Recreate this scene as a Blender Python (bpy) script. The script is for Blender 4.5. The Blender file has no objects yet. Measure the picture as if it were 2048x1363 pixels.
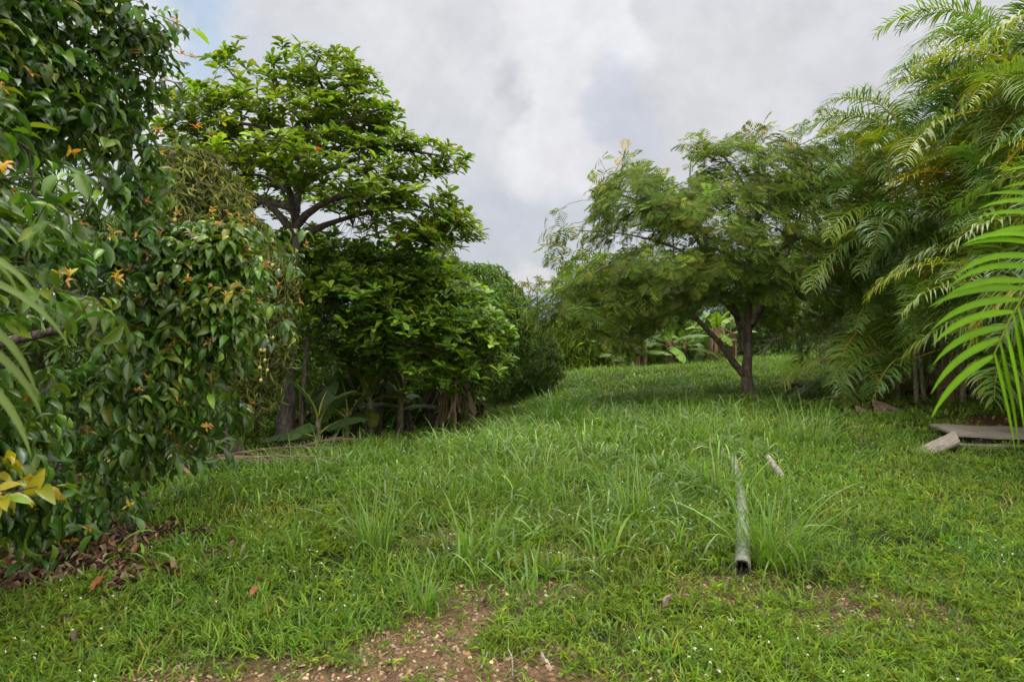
import bpy, math
import numpy as np
from mathutils import Vector

R_ = np.random.default_rng
F_, CAMH, HZ = 1365.33, 1.6, 640.0      # focal length in photo pixels, eye height, horizon row
scene = bpy.context.scene
COL = scene.collection

# ------------------------------------------------------------------ camera
cam_d = bpy.data.cameras.new("camera")
cam = bpy.data.objects.new("camera", cam_d); COL.objects.link(cam)
cam_d.sensor_width = 36; cam_d.lens = 24.0
cam_d.shift_y = (HZ - 681.5) / 2048
cam_d.clip_start = 0.05; cam_d.clip_end = 6000
cam_d.dof.use_dof = True; cam_d.dof.focus_distance = 12; cam_d.dof.aperture_fstop = 4.5
cam.location = (0, 0, CAMH); cam.rotation_euler = (math.radians(90), 0, 0)
scene.camera = cam
scene.cycles.max_bounces = 8; scene.cycles.diffuse_bounces = 4; scene.cycles.transmission_bounces = 6
scene.cycles.sample_clamp_indirect = 5
scene.view_settings.view_transform = 'Standard'; scene.view_settings.look = 'None'
scene.view_settings.gamma = 1; scene.view_settings.exposure = 0.42

# ------------------------------------------------------------------ sun and sky
SUN_EL, SUN_AZ = 66, 14          # azimuth clockwise from +Y (view direction)
sd = bpy.data.lights.new("sun", 'SUN'); sd.energy = 1.15; sd.angle = math.radians(10); sd.color = (1, .95, .86)
so = bpy.data.objects.new("sun", sd); COL.objects.link(so)
_e, _a = math.radians(SUN_EL), math.radians(SUN_AZ)
sdir = Vector((math.cos(_e) * math.sin(_a), math.cos(_e) * math.cos(_a), math.sin(_e)))
so.rotation_euler = sdir.to_track_quat('Z', 'Y').to_euler(); so.location = (0, 0, 30)

class NT:
    """tiny node-building helper"""
    def __init__(s, t): s.t = t; s.n = t.nodes; s.l = t.links
    def node(s, ty, **k):
        n = s.n.new(ty)
        for a, b in k.items(): setattr(n, a, b)
        return n
    def put(s, sock, v):
        if isinstance(v, bpy.types.NodeSocket): s.l.new(v, sock)
        else: sock.default_value = v
    def m(s, op, a, b=0.0, c=None, clamp=False):
        n = s.node('ShaderNodeMath', operation=op, use_clamp=clamp)
        s.put(n.inputs[0], a); s.put(n.inputs[1], b)
        if c is not None: s.put(n.inputs[2], c)
        return n.outputs[0]
    def mix(s, f, a, b, bt='MIX'):
        n = s.node('ShaderNodeMix', data_type='RGBA', blend_type=bt)
        s.put(n.inputs[0], f); s.put(n.inputs[6], a); s.put(n.inputs[7], b)
        return n.outputs[2]
    def noise(s, vec, scale, detail=4, rough=.5, dist=0.0, color=False):
        n = s.node('ShaderNodeTexNoise')
        if vec is not None: s.put(n.inputs['Vector'], vec)
        n.inputs['Scale'].default_value = scale; n.inputs['Detail'].default_value = detail
        n.inputs['Roughness'].default_value = rough; n.inputs['Distortion'].default_value = dist
        return n.outputs['Color' if color else 'Fac']
    def ss(s, v, a, b):
        n = s.node('ShaderNodeMapRange', interpolation_type='SMOOTHSTEP')
        s.put(n.inputs[0], v); n.inputs[1].default_value = a; n.inputs[2].default_value = b
        return n.outputs[0]

world = bpy.data.worlds.new("World"); scene.world = world; world.use_nodes = True
w = NT(world.node_tree); w.n.clear()
sky = w.node('ShaderNodeTexSky', sky_type='NISHITA', sun_disc=False)
sky.sun_elevation = _e; sky.sun_rotation = _a; sky.air_density = 1.2; sky.dust_density = 2.5
tc = w.node('ShaderNodeTexCoord'); sep = w.node('ShaderNodeSeparateXYZ'); w.l.new(tc.outputs['Generated'], sep.inputs[0])
X, Y, Z = sep.outputs
Yp = w.m('MAXIMUM', Y, .12)
U = w.m('DIVIDE', X, Yp); V = w.m('DIVIDE', Z, Yp)         # gnomonic direction coordinates of the northern sky
comb = w.node('ShaderNodeCombineXYZ'); w.put(comb.inputs[0], U); w.put(comb.inputs[1], V)
UV = comb.outputs[0]
nz = w.noise(UV, 5.5, 9, .58, .3); nz2 = w.noise(UV, 2.0, 6, .5, .2); nz3 = w.noise(UV, 16, 6, .6)
warp = w.noise(UV, 7, 5, .55, 0, True)
wsep = w.node('ShaderNodeSeparateColor'); w.put(wsep.inputs[0], warp)
Uw = w.m('ADD', U, w.m('MULTIPLY', w.m('SUBTRACT', wsep.outputs[0], .5), .22))
Vw = w.m('ADD', V, w.m('MULTIPLY', w.m('SUBTRACT', wsep.outputs[1], .5), .22))
def blob(px, py, rx, ry, edge=.5):
    cu, cv = (px - 1024) / F_, (HZ - py) / F_
    a = w.m('DIVIDE', w.m('SUBTRACT', Uw, cu), rx / F_); b = w.m('DIVIDE', w.m('SUBTRACT', Vw, cv), ry / F_)
    d = w.m('SQRT', w.m('ADD', w.m('MULTIPLY', a, a), w.m('MULTIPLY', b, b)))
    return w.ss(d, 1.0 + edge * .5, 1.0 - edge)
lin = lambda r, g, b: tuple(((c / 255) / 12.92 if c < 11 else ((c / 255 + .055) / 1.055) ** 2.4) for c in (r, g, b)) + (1,)
base = w.mix(w.ss(V, 0, .42), lin(182, 187, 195), lin(203, 203, 205))
base = w.mix(w.m('MULTIPLY', w.ss(nz2, .35, .7), .55), base, lin(186, 189, 196))
base = w.mix(w.m('MULTIPLY', blob(1500, 220, 420, 260, .9), .55), base, lin(197, 196, 198))   # even veil on the right
base = w.mix(w.m('MULTIPLY', blob(385, 60, 90, 150, .7), .75), base, lin(160, 184, 208))      # blue hole upper left
base = w.mix(w.m('MULTIPLY', blob(560, 110, 170, 90, .9), .45), base, lin(178, 190, 205))
base = w.mix(w.m('MULTIPLY', blob(240, 120, 130, 220, .6), .8), base, lin(212, 212, 216))
base = w.mix(w.m('MULTIPLY', blob(1085, 150, 115, 290, .4), .85), base, lin(214, 213, 215))
base = w.mix(w.m('MULTIPLY', blob(1190, 40, 135, 120, .3), .85), base, lin(217, 217, 219))
base = w.mix(w.m('MULTIPLY', blob(1235, 210, 95, 150, .45), .6), base, lin(184, 188, 200))
base = w.mix(w.m('MULTIPLY', blob(1015, 190, 34, 100, .9), .5), base, lin(160, 162, 172))
base = w.mix(w.m('MULTIPLY', blob(1150, 320, 70, 60, .5), .6), base, lin(208, 206, 210))
base = w.mix(w.m('MULTIPLY', blob(1040, 440, 160, 60, .8), .5), base, lin(172, 177, 189))
base = w.mix(w.m('MULTIPLY', blob(1060, 555, 75, 34, .35), .8), base, lin(205, 203, 207))     # low cumulus in the gap
base = w.mix(w.m('MULTIPLY', w.ss(V, .045, .02), .8), base, lin(142, 172, 205))               # blue strip at the skyline
puff = w.m('MULTIPLY', w.m('SUBTRACT', nz, .5), .5)
puff = w.m('ADD', puff, w.m('MULTIPLY', w.m('SUBTRACT', nz3, .5), .3))
inten = w.m('ADD', 1.0, puff)
vm = w.node('ShaderNodeVectorMath', operation='SCALE'); w.put(vm.inputs[0], base); w.put(vm.inputs[3], inten)
# overcast law: the cloud deck is brighter towards the zenith than near the horizon; brighter, warmer sky behind the camera is added fill
zen_fill = w.m('ADD', w.m('ADD', .95, w.m('MULTIPLY', w.ss(Z, .42, .9), 2.6)), w.m('MULTIPLY', w.ss(Y, .25, -.5), 2.5))
wm = w.mix(w.ss(Y, .5, -.2), (1, 1, 1, 1), (1.06, 1, .88, 1)); wmul = w.node('ShaderNodeVectorMath', operation='MULTIPLY'); w.put(wmul.inputs[0], vm.outputs[0]); w.put(wmul.inputs[1], wm)
vm2 = w.node('ShaderNodeVectorMath', operation='SCALE'); w.put(vm2.inputs[0], wmul.outputs[0]); w.put(vm2.inputs[3], w.m('MULTIPLY', zen_fill, 10.0))
final = w.mix(.93, sky.outputs[0], vm2.outputs[0])
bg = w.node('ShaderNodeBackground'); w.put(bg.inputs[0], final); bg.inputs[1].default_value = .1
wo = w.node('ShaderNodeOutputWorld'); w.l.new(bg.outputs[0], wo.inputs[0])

# ------------------------------------------------------------------ materials
def mat(name): 
    m = bpy.data.materials.new(name); m.use_nodes = True
    t = NT(m.node_tree); t.n.clear()
    out = t.node('ShaderNodeOutputMaterial'); p = t.node('ShaderNodeBsdfPrincipled')
    t.l.new(p.outputs[0], out.inputs[0])
    return m, t, p, out

def leaf_mat(name, trans=.35, rough=.42, spec=.5, obvar=0.0, tint=(1.35, 1.35, .5), mottle=.25, base=(1.42, 1.22, .72)):
    m, t, p, out = mat(name)
    at = t.node('ShaderNodeAttribute', attribute_name='col'); c = at.outputs['Color']
    bm = t.node('ShaderNodeVectorMath', operation='MULTIPLY'); t.put(bm.inputs[0], c); bm.inputs[1].default_value = base; c = bm.outputs[0]
    g = t.node('ShaderNodeNewGeometry')
    n = t.noise(g.outputs['Position'], 18, 3)
    hsv = t.node('ShaderNodeHueSaturation'); t.put(hsv.inputs['Color'], c)
    t.put(hsv.inputs['Value'], t.m('ADD', 1 - mottle / 2, t.m('MULTIPLY', n, mottle)))
    if obvar:
        oi = t.node('ShaderNodeObjectInfo')
        t.put(hsv.inputs['Hue'], t.m('ADD', .5 - obvar * .5, t.m('MULTIPLY', oi.outputs['Random'], obvar)))
        mul = t.node('ShaderNodeVectorMath', operation='MULTIPLY'); t.put(mul.inputs[0], hsv.outputs[0]); t.put(mul.inputs[1], oi.outputs['Color']); c = mul.outputs[0]
    else: c = hsv.outputs[0]
    t.put(p.inputs['Base Color'], c); p.inputs['Roughness'].default_value = rough
    p.inputs['Specular IOR Level'].default_value = spec
    tr = t.node('ShaderNodeBsdfTranslucent')
    sc = t.node('ShaderNodeVectorMath', operation='MULTIPLY'); t.put(sc.inputs[0], c); sc.inputs[1].default_value = tint
    t.put(tr.inputs[0], sc.outputs[0])
    mx = t.node('ShaderNodeMixShader'); mx.inputs[0].default_value = trans
    t.l.new(p.outputs[0], mx.inputs[1]); t.l.new(tr.outputs[0], mx.inputs[2]); t.l.new(mx.outputs[0], out.inputs[0])
    return m

def bark_mat(name, c1, c2, scale=9, stretch=.25, bump=.6, lichen=None):
    m, t, p, out = mat(name)
    tcn = t.node('ShaderNodeTexCoord'); mp = t.node('ShaderNodeMapping'); t.l.new(tcn.outputs['Object'], mp.inputs[0])
    mp.inputs['Scale'].default_value = (1, 1, stretch)
    n = t.noise(mp.outputs[0], scale, 8, .65, .4)
    v = t.node('ShaderNodeTexVoronoi', feature='DISTANCE_TO_EDGE'); t.l.new(mp.outputs[0], v.inputs[0]); v.inputs['Scale'].default_value = scale * 2.2
    crack = t.ss(v.outputs[0], 0, .12)
    c = t.mix(t.ss(n, .3, .7), c1 + (1,), c2 + (1,))
    if lichen: c = t.mix(t.m('MULTIPLY', t.ss(t.noise(tcn.outputs['Object'], 5, 5), .52, .66), .8), c, lichen + (1,))
    c = t.mix(crack, t.mix(1.0, c, (.45, .42, .4, 1), 'MULTIPLY'), c)
    t.put(p.inputs['Base Color'], c); p.inputs['Roughness'].default_value = .85
    b = t.node('ShaderNodeBump'); b.inputs['Strength'].default_value = bump; b.inputs['Distance'].default_value = .02
    t.put(b.inputs['Height'], t.m('ADD', n, t.m('MULTIPLY', crack, .6))); t.l.new(b.outputs[0], p.inputs['Normal'])
    return m

M = {}
M['grass'] = leaf_mat('grass_blades', .40, .55, .2, mottle=.3, base=(1.12, 1.13, .62))
M['leaf'] = leaf_mat('glossy_leaf', .34, .36, .55)
M['almond'] = leaf_mat('almond_leaf', .38, .45, .3, base=(1.42, 1.1, .8))
M['fine'] = leaf_mat('fine_leaf', .4, .7, .1, base=(1.1, 1.05, .78))
M['tallgrass'] = leaf_mat('tall_grass_blades', .42, .4, .42, mottle=.3, base=(1.1, 1.13, .68))
M['matte'] = leaf_mat('matte_leaf', .32, .55, .35)
M['frond'] = leaf_mat('palm_leaf', .32, .42, .38, obvar=.035, base=(1.35, 1.18, .75))
M['near_frond'] = leaf_mat('near_palm_leaf', .52, .5, .1, tint=(1.5, 1.45, .3), base=(1, 1, .6), mottle=.35)
M['dry'] = leaf_mat('dry_leaf', .12, .75, .2, tint=(1.1, .9, .6), mottle=.6, base=(1, 1, 1))
M['bark'] = bark_mat('dark_bark', (.035, .026, .02), (.11, .085, .065), 8)
M['bark2'] = bark_mat('flaky_bark', (.05, .036, .026), (.19, .14, .10), 10, .3, .9, (.17, .18, .14))
M['bark3'] = bark_mat('grey_bark', (.045, .037, .03), (.12, .10, .085), 7)
M['stem'] = bark_mat('palm_stem', (.10, .10, .06), (.22, .20, .12), 6, .8)
M['grey_wood'] = bark_mat('weathered_wood', (.115, .10, .08), (.25, .22, .175), 5, 1, .3)
m_, t_, p_, o_ = mat('weathered_plank'); q_ = t_.node('ShaderNodeTexCoord').outputs['Object']; mp_ = t_.node('ShaderNodeMapping'); t_.put(mp_.inputs[0], q_); mp_.inputs['Scale'].default_value = (1.2, 14, 14); mp_.inputs['Rotation'].default_value = (0, 0, .12)
g1_ = t_.noise(mp_.outputs[0], 3.5, 8, .7, .6); g2_ = t_.noise(q_, 3, 5, .65); c_ = t_.mix(t_.ss(g1_, .3, .7), (.10, .085, .066, 1), (.27, .24, .19, 1)); c_ = t_.mix(t_.m('MULTIPLY', t_.ss(g2_, .5, .72), .75), c_, (.055, .047, .036, 1))
t_.put(p_.inputs['Base Color'], c_); p_.inputs['Roughness'].default_value = .85; b_ = t_.node('ShaderNodeBump'); b_.inputs['Strength'].default_value = .5; b_.inputs['Distance'].default_value = .01; t_.put(b_.inputs['Height'], g1_); t_.l.new(b_.outputs[0], p_.inputs['Normal']); M['plank'] = m_
M['white_wood'] = bark_mat('bleached_wood', (.15, .135, .11), (.33, .30, .255), 9, 1, .3)
M['black_wood'] = bark_mat('charred_wood', (.012, .010, .008), (.05, .04, .03), 9, 1, .8)
M['stone'] = bark_mat('stone', (.13, .12, .11), (.28, .26, .23), 12, 1, .5)
M['sheath'] = bark_mat('dry_sheath', (.06, .04, .03), (.22, .15, .10), 12, 1, .4)
m_, t_, p_, o_ = mat('flower_white'); p_.inputs['Base Color'].default_value = (.72, .74, .66, 1); M['flower'] = m_
m_, t_, p_, o_ = mat('fruit'); p_.inputs['Base Color'].default_value = (.33, .30, .08, 1); p_.inputs['Roughness'].default_value = .5
t_.put(p_.inputs['Base Color'], t_.mix(t_.noise(t_.node('ShaderNodeTexCoord').outputs['Object'], 9, 3), (.22, .28, .07, 1), (.46, .34, .10, 1))); M['fruit'] = m_

# ------------------------------------------------------------------ noise and terrain
def _h(ix, iy, s): 
    n = (ix.astype(np.int64) * 374761393 + iy.astype(np.int64) * 668265263 + s * 1274126177) & 0xffffffff
    n = ((n ^ (n >> 13)) * 1274126177) & 0xffffffff
    return ((n ^ (n >> 16)) & 0xffffff) / float(0xffffff)
def vn(x, y, s=0):
    x, y = np.asarray(x, float), np.asarray(y, float)
    ix, iy = np.floor(x), np.floor(y); fx, fy = x - ix, y - iy
    fx, fy = fx * fx * (3 - 2 * fx), fy * fy * (3 - 2 * fy)
    a, b, c, d = _h(ix, iy, s), _h(ix + 1, iy, s), _h(ix, iy + 1, s), _h(ix + 1, iy + 1, s)
    return (a * (1 - fx) + b * fx) * (1 - fy) + (c * (1 - fx) + d * fx) * fy
def fbm(x, y, s=0, o=4):
    r, a, t = 0, .5, 0
    for k in range(o): r = r + a * vn(x * 2 ** k + 17 * k, y * 2 ** k - 9 * k, s + k); t += a; a *= .5
    return r / t
def sst(v, a, b): 
    t = np.clip((np.asarray(v, float) - a) / (b - a), 0, 1); return t * t * (3 - 2 * t)

CP = np.array([(0, 0, 0), (-3, 3, 0), (3, 3, .02), (0, -6, 0), (8, -4, .1), (-8, -4, 0), (-3.8, 6.5, 0), (-3.7, 11, -.56), (-2.3, 14, -.80),
    (-.35, 20, -.88), (2, 26, -.52), (5.5, 27, -.36), (5.5, 16, -.2), (4.8, 8, .04), (6.1, 11.5, .04), (15, 33, -.1), (10, 30, -.22),
    (11, 18, .02), (14, 12, .3), (5.5, 36, -1.2), (9, 40, -1.0), (20, 46, -.6), (-7.5, 7.5, -.5), (-7.5, 12, -1.4), (-6, 16, -1.9), (-4.5, 21, -2.2),
    (-1, 27, -1.7), (2, 34, -2.2), (-12, 22, -3.6), (-14, 8, -1.6), (1.5, 7, .02), (1.5, 12, -.27), (-12, 40, -4.5), (30, 25, .8)], float)
def _phi(r2): return np.where(r2 > 1e-12, .5 * r2 * np.log(np.maximum(r2, 1e-12)), 0)
def _tps():
    n = len(CP); d = ((CP[:, None, :2] - CP[None, :, :2]) ** 2).sum(-1)
    A = np.zeros((n + 3, n + 3)); A[:n, :n] = _phi(d) + np.eye(n) * .02
    A[:n, n] = 1; A[:n, n + 1:] = CP[:, :2]; A[n, :n] = 1; A[n + 1:, :n] = CP[:, :2].T
    return np.linalg.solve(A, np.r_[CP[:, 2], 0, 0, 0])
TW = _tps()
def gz(x, y):
    x, y = np.asarray(x, float), np.asarray(y, float); sh = x.shape; xf, yf = x.ravel(), y.ravel()
    r = np.sqrt(xf ** 2 + yf ** 2); k = np.minimum(1, 55 / np.maximum(r, 1e-6)); xc, yc = xf * k, yf * k
    out = np.empty(len(xf))
    for i in range(0, len(xf), 40000):
        s = slice(i, i + 40000)
        d = (xc[s, None] - CP[None, :, 0]) ** 2 + (yc[s, None] - CP[None, :, 1]) ** 2
        out[s] = _phi(d) @ TW[:-3] + TW[-3] + TW[-2] * xc[s] + TW[-1] * yc[s]
    b = sst(r, 45, 120); out = out * (1 - b) - 6 * b
    out += (fbm(xf * .9, yf * .9, 5, 3) - .5) * .09 * np.clip(r / 6, .3, 1)
    return out.reshape(sh)
def gz1(x, y): return float(gz(np.array([x]), np.array([y]))[0])
def P(px, py, y): return np.array([(px - 1024) / F_ * y, y, CAMH - (py - HZ) / F_ * y])

def ell(x, y, cx, cy, rx, ry): return np.sqrt(((x - cx) / rx) ** 2 + ((y - cy) / ry) ** 2)
def edge_x(y):                          # x of the lawn's left edge
    return np.interp(y, [-5, 4.3, 5.5, 6.5, 8, 9.5, 11, 14, 20, 26, 31], [-4.2, -3.3, -3.4, -3.4, -3.2, -3.25, -3.4, -2.5, -.6, 1.8, 3.2])
def masks(x, y):
    n = fbm(x * 2.6, y * 2.6, 11, 4) - .5; n2 = fbm(x * .8, y * .8, 31, 3) - .5
    dirt = sst(ell(x, y, -.3, 2.3, 1.32, 1.3) + n * .9, 1.2, .75)
    for cx, cy, rx, ry in ((.24, 4.6, .5, .22), (1.25, 4.0, .45, .35), (1.95, 3.7, .45, .4), (-.42, 4.85, .3, .2), (.75, 3.45, .35, .25), (2.6, 4.1, .3, .15), (-.05, 3.95, .5, .2)):
        dirt = np.maximum(dirt, sst(ell(x, y, cx, cy, rx, ry) + n * 2.4, 1.1, .5) * .6)
    litter = sst(ell(x, y, -4.5, 4.7, 2.1, 1.0) + n * .9, 1.15, .85)
    ex = edge_x(y) + n2 * .9 + n * .4
    wood = sst(x, ex + .15, ex - .5)
    litter = np.maximum(litter, wood)
    palm = sst(ell(x, y, 10.7, 15.8, 2.2, 4.5) + n * 1.2 + n2 * .6, 1.08, .8)
    palm = np.maximum(palm, sst(ell(x, y, 8.3, 8.9, 2.1, 1.9) + n * 1.0, 1.1, .8))
    palm = np.maximum(palm, sst(ell(x, y, 15.4, 26, 2.4, 6) + n * 1., 1.1, .8))
    return dirt, litter, palm

# ------------------------------------------------------------------ mesh helpers
def tag(o, label=None, cat=None, group=None, kind=None):
    for k, v in (('label', label), ('category', cat), ('group', group), ('kind', kind)):
        if v: o[k] = v
    return o
def thing(name, loc, label, cat, group=None):
    o = bpy.data.objects.new(name, None); COL.objects.link(o); o.location = [float(c) for c in loc]; o.empty_display_size = .1
    return tag(o, label, cat, group)
class G:
    """collects quads with a per-vertex colour and links them as one mesh object"""
    def __init__(s): s.V, s.F, s.C, s.n = [], [], [], 0
    def add(s, V, F, C=(.5, .5, .5)):
        V = np.asarray(V, np.float32).reshape(-1, 3); F = np.asarray(F, np.int64).reshape(-1, 4)
        C = np.asarray(C, np.float32)
        if C.ndim == 1: C = np.broadcast_to(C, (len(V), 3))
        s.V.append(V); s.F.append(F + s.n); s.C.append(C); s.n += len(V); return s
    def mesh(s, name, m, off=None, smooth=True):
        V = np.concatenate(s.V); F = np.concatenate(s.F); C = np.concatenate(s.C)
        if off is not None: V = V - np.asarray(off, np.float32)
        me = bpy.data.meshes.new(name)
        me.vertices.add(len(V)); me.vertices.foreach_set('co', V.ravel())
        me.loops.add(F.size); me.loops.foreach_set('vertex_index', F.astype(np.int32).ravel())
        me.polygons.add(len(F)); me.polygons.foreach_set('loop_start', np.arange(0, F.size, 4, dtype=np.int32))
        me.polygons.foreach_set('use_smooth', np.full(len(F), smooth))
        a = me.attributes.new('col', 'FLOAT_COLOR', 'POINT')
        a.data.foreach_set('color', np.c_[C, np.ones(len(C), np.float32)].astype(np.float32).ravel())
        me.update(calc_edges=True); me.validate(); me.materials.append(M[m] if isinstance(m, str) else m)
        return me
    def build(s, name, m, parent=None, off=None, smooth=True):
        if off is None and parent is not None: off = np.array(parent.location)
        o = bpy.data.objects.new(name, s.mesh(name, m, off, smooth)); COL.objects.link(o)
        if parent is not None: o.parent = parent
        return o

def nrm(v): return v / np.maximum(np.linalg.norm(v, axis=-1, keepdims=True), 1e-9)
def frames(d, n):
    d = nrm(d); x = nrm(np.cross(d, n)); z = np.cross(x, d)
    return np.stack([x, d, z], -1)
def inst(g, T, Pp, Rm, S, C):
    """stamp template T=(verts, quads) at positions Pp with frames Rm, scales S (M,) or (M,3), colours C (M,3)"""
    TV, TF = T; Mn = len(Pp)
    if Mn == 0: return
    S = np.asarray(S, float)
    if S.ndim == 1: S = S[:, None].repeat(3, 1)
    L = TV[None] * S[:, None, :]
    V = np.einsum('mij,mnj->mni', Rm, L) + Pp[:, None, :]
    F = TF[None] + (np.arange(Mn) * len(TV))[:, None, None]
    g.add(V.reshape(-1, 3), F.reshape(-1, 4), np.repeat(C, len(TV), 0))
def leaf_t(n=4, droop=.3, fold=.25, shape='ellipse', wave=0.0, w=.5):
    """unit-length leaf along +Y, half width w, drooping to -Z"""
    t = np.linspace(0, 1, n + 1)
    if shape == 'ellipse': ww = np.sin(np.pi * np.clip(t, 0.03, .985)) ** .8
    elif shape == 'obovate': ww = np.clip(t, .06, 1) ** .9 * np.sqrt(np.clip(1 - ((t - .1) / .92) ** 4, .02, 1)) * 1.15
    elif shape == 'lance': ww = np.interp(t, [0, .3, .7, 1], [.25, 1, .7, .03])
    else: ww = np.interp(t, [0, .15, .8, 1], [.4, 1, .9, .1])
    ang = -droop * t * 1.6; dy, dz = np.cos(ang), np.sin(ang)
    y = np.r_[0, np.cumsum((dy[1:] + dy[:-1]) / 2)] / n; z = np.r_[0, np.cumsum((dz[1:] + dz[:-1]) / 2)] / n
    V = []
    for i in range(n + 1):
        for s in (-1, 0, 1): V.append((s * w * ww[i], y[i], z[i] + abs(s) * fold * w * ww[i] + s * wave * math.sin(i * 2.1) * w))
    Q = [(i * 3 + k, i * 3 + k + 1, i * 3 + k + 4, i * 3 + k + 3) for i in range(n) for k in (0, 1)]
    return np.array(V), np.array(Q)
def colors(rng, n, pal, var=.18, p=None):
    pal = np.array(pal); k = rng.choice(len(pal), n, p=p)
    return np.clip(pal[k] * np.exp(rng.normal(0, var, (n, 1))) * np.exp(rng.normal(0, var * .3, (n, 3))), .003, .9)
def unit(rng, n):
    return nrm(rng.normal(size=(n, 3)))

def tube(g, pts, rad, sides=6, col=(.3, .3, .3), rough=0.0, rng=None):
    pts = np.asarray(pts, float); n = len(pts); rad = np.broadcast_to(np.asarray(rad, float), (n,))
    t = np.gradient(pts, axis=0); t = nrm(t)
    up = np.array([0, 0, 1.]) if abs(t[0, 2]) < .8 else np.array([1., 0, 0])
    x = np.cross(t, up); x = nrm(x); y = np.cross(t, x)
    a = np.linspace(0, 2 * np.pi, sides, endpoint=False)
    rr = rad[:, None] * (1 + (rough * rng.normal(size=(n, sides)) if rng is not None else 0))
    V = pts[:, None] + rr[..., None] * (np.cos(a)[None, :, None] * x[:, None] + np.sin(a)[None, :, None] * y[:, None])
    i = np.arange(n - 1)[:, None] * sides; j = np.arange(sides)[None]; j2 = (j + 1) % sides
    F = np.stack([i + j, i + j2, i + sides + j2, i + sides + j], -1)
    g.add(V.reshape(-1, 3), F.reshape(-1, 4), col)
def smooth_path(pts, step=.25, jit=.0, rng=None):
    """Catmull-Rom resample of a polyline of (x,y,z,r) rows"""
    p = np.asarray(pts, float); p = np.vstack([2 * p[0] - p[1], p, 2 * p[-1] - p[-2]]); out = []
    for i in range(1, len(p) - 2):
        L = np.linalg.norm(p[i + 1, :3] - p[i, :3]); k = max(2, int(L / step))
        for t in np.linspace(0, 1, k, endpoint=False):
            a, b, c, d = p[i - 1], p[i], p[i + 1], p[i + 2]
            out.append(.5 * ((2 * b) + (c - a) * t + (2 * a - 5 * b + 4 * c - d) * t * t + (3 * b - a - 3 * c + d) * t ** 3))
    out.append(p[-2]); out = np.array(out); out[:, 3] = np.maximum(out[:, 3], .003)
    if jit and rng is not None: out[1:-1, :3] += rng.normal(0, jit, (len(out) - 2, 3)) * out[1:-1, 3:4] * 3
    return out
def grow(g, limbs, targets, rng, tip=.006, power=.42, sides=4, seg=.45, sag=.08, start=0.0, plw=.3, maxr=.07):
    """connect each target to the nearest wood: a branching skeleton whose thickness follows what it carries"""
    pos, pl = [], []
    for L in limbs:
        d = 0
        for i, q in enumerate(L):
            if i: d += np.linalg.norm(q[:3] - L[i - 1, :3])
            if i >= start * len(L): pos.append(q[:3]); pl.append(d)
    n0 = len(pos); cap = n0 + len(targets) * 14 + 10
    A = np.zeros((cap, 3)); A[:n0] = pos; PL = np.zeros(cap); PL[:n0] = pl; par = -np.ones(cap, int); n = n0
    tgt = np.asarray(targets); d0 = np.min(np.linalg.norm(tgt[:, None] - A[None, :n0:3], axis=-1), 1)
    chains = []
    for k in np.argsort(d0):
        c = tgt[k]; d = np.linalg.norm(A[:n] - c, axis=1); up = np.maximum(0, A[:n, 2] - c[2])
        j = int(np.argmin(d + plw * .3 * PL[:n] + .35 * up)); s = max(1, min(12, int(d[j] / seg) + 1))
        a = A[j]; bend = rng.normal(0, .09, 3) * d[j]; bend[2] += sag * d[j]; ch = [j]
        for q in range(1, s + 1):
            t = q / s; pt = a + (c - a) * t + bend * math.sin(math.pi * t)
            A[n] = pt; PL[n] = PL[ch[-1]] + d[j] / s; par[n] = ch[-1]; ch.append(n); n += 1
        chains.append(ch)
    cnt = np.zeros(n); cnt[[ch[-1] for ch in chains]] = 1
    for i in range(n - 1, n0 - 1, -1):
        if par[i] >= 0: cnt[par[i]] += cnt[i]
    r = np.minimum(tip * np.maximum(cnt, 1) ** power, maxr)
    for ch in chains:
        rr = r[ch].copy(); rr[0] = rr[1]; rr[-1] = tip * .6
        tube(g, A[ch], rr, sides)

# leaf layouts -------------------------------------------------------
def whorl(g, T, pos, axis, rng, n, L, W, el, pal, p=None, back=.06, grav=.15, var=.18, nj=.35):
    N = len(pos); axis = nrm(axis); ref = unit(rng, N); u = nrm(np.cross(axis, ref)); v = np.cross(axis, u)
    cm = np.exp(rng.normal(0, .17, (N, 1)) + rng.normal(0, .05, (N, 3)))
    for k in range(n):
        a = k * 2.399 + rng.uniform(0, 1.0, N); e = np.radians(rng.uniform(el[0], el[1], N))
        rad = u * np.cos(a)[:, None] + v * np.sin(a)[:, None]
        d = axis * np.sin(e)[:, None] + rad * np.cos(e)[:, None]; d[:, 2] -= grav
        nn = axis + rng.normal(0, nj, (N, 3)); l = L * rng.uniform(.65, 1.15, N)
        S = np.c_[l * W, l, l]; keep = rng.uniform(size=N) < .93
        pp = pos - axis * (rng.uniform(0, back, N))[:, None]
        t = T[rng.integers(len(T))] if isinstance(T, list) else T
        inst(g, t, pp[keep], frames(d, nn)[keep], S[keep], (colors(rng, N, pal, var, p) * cm)[keep])
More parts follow.
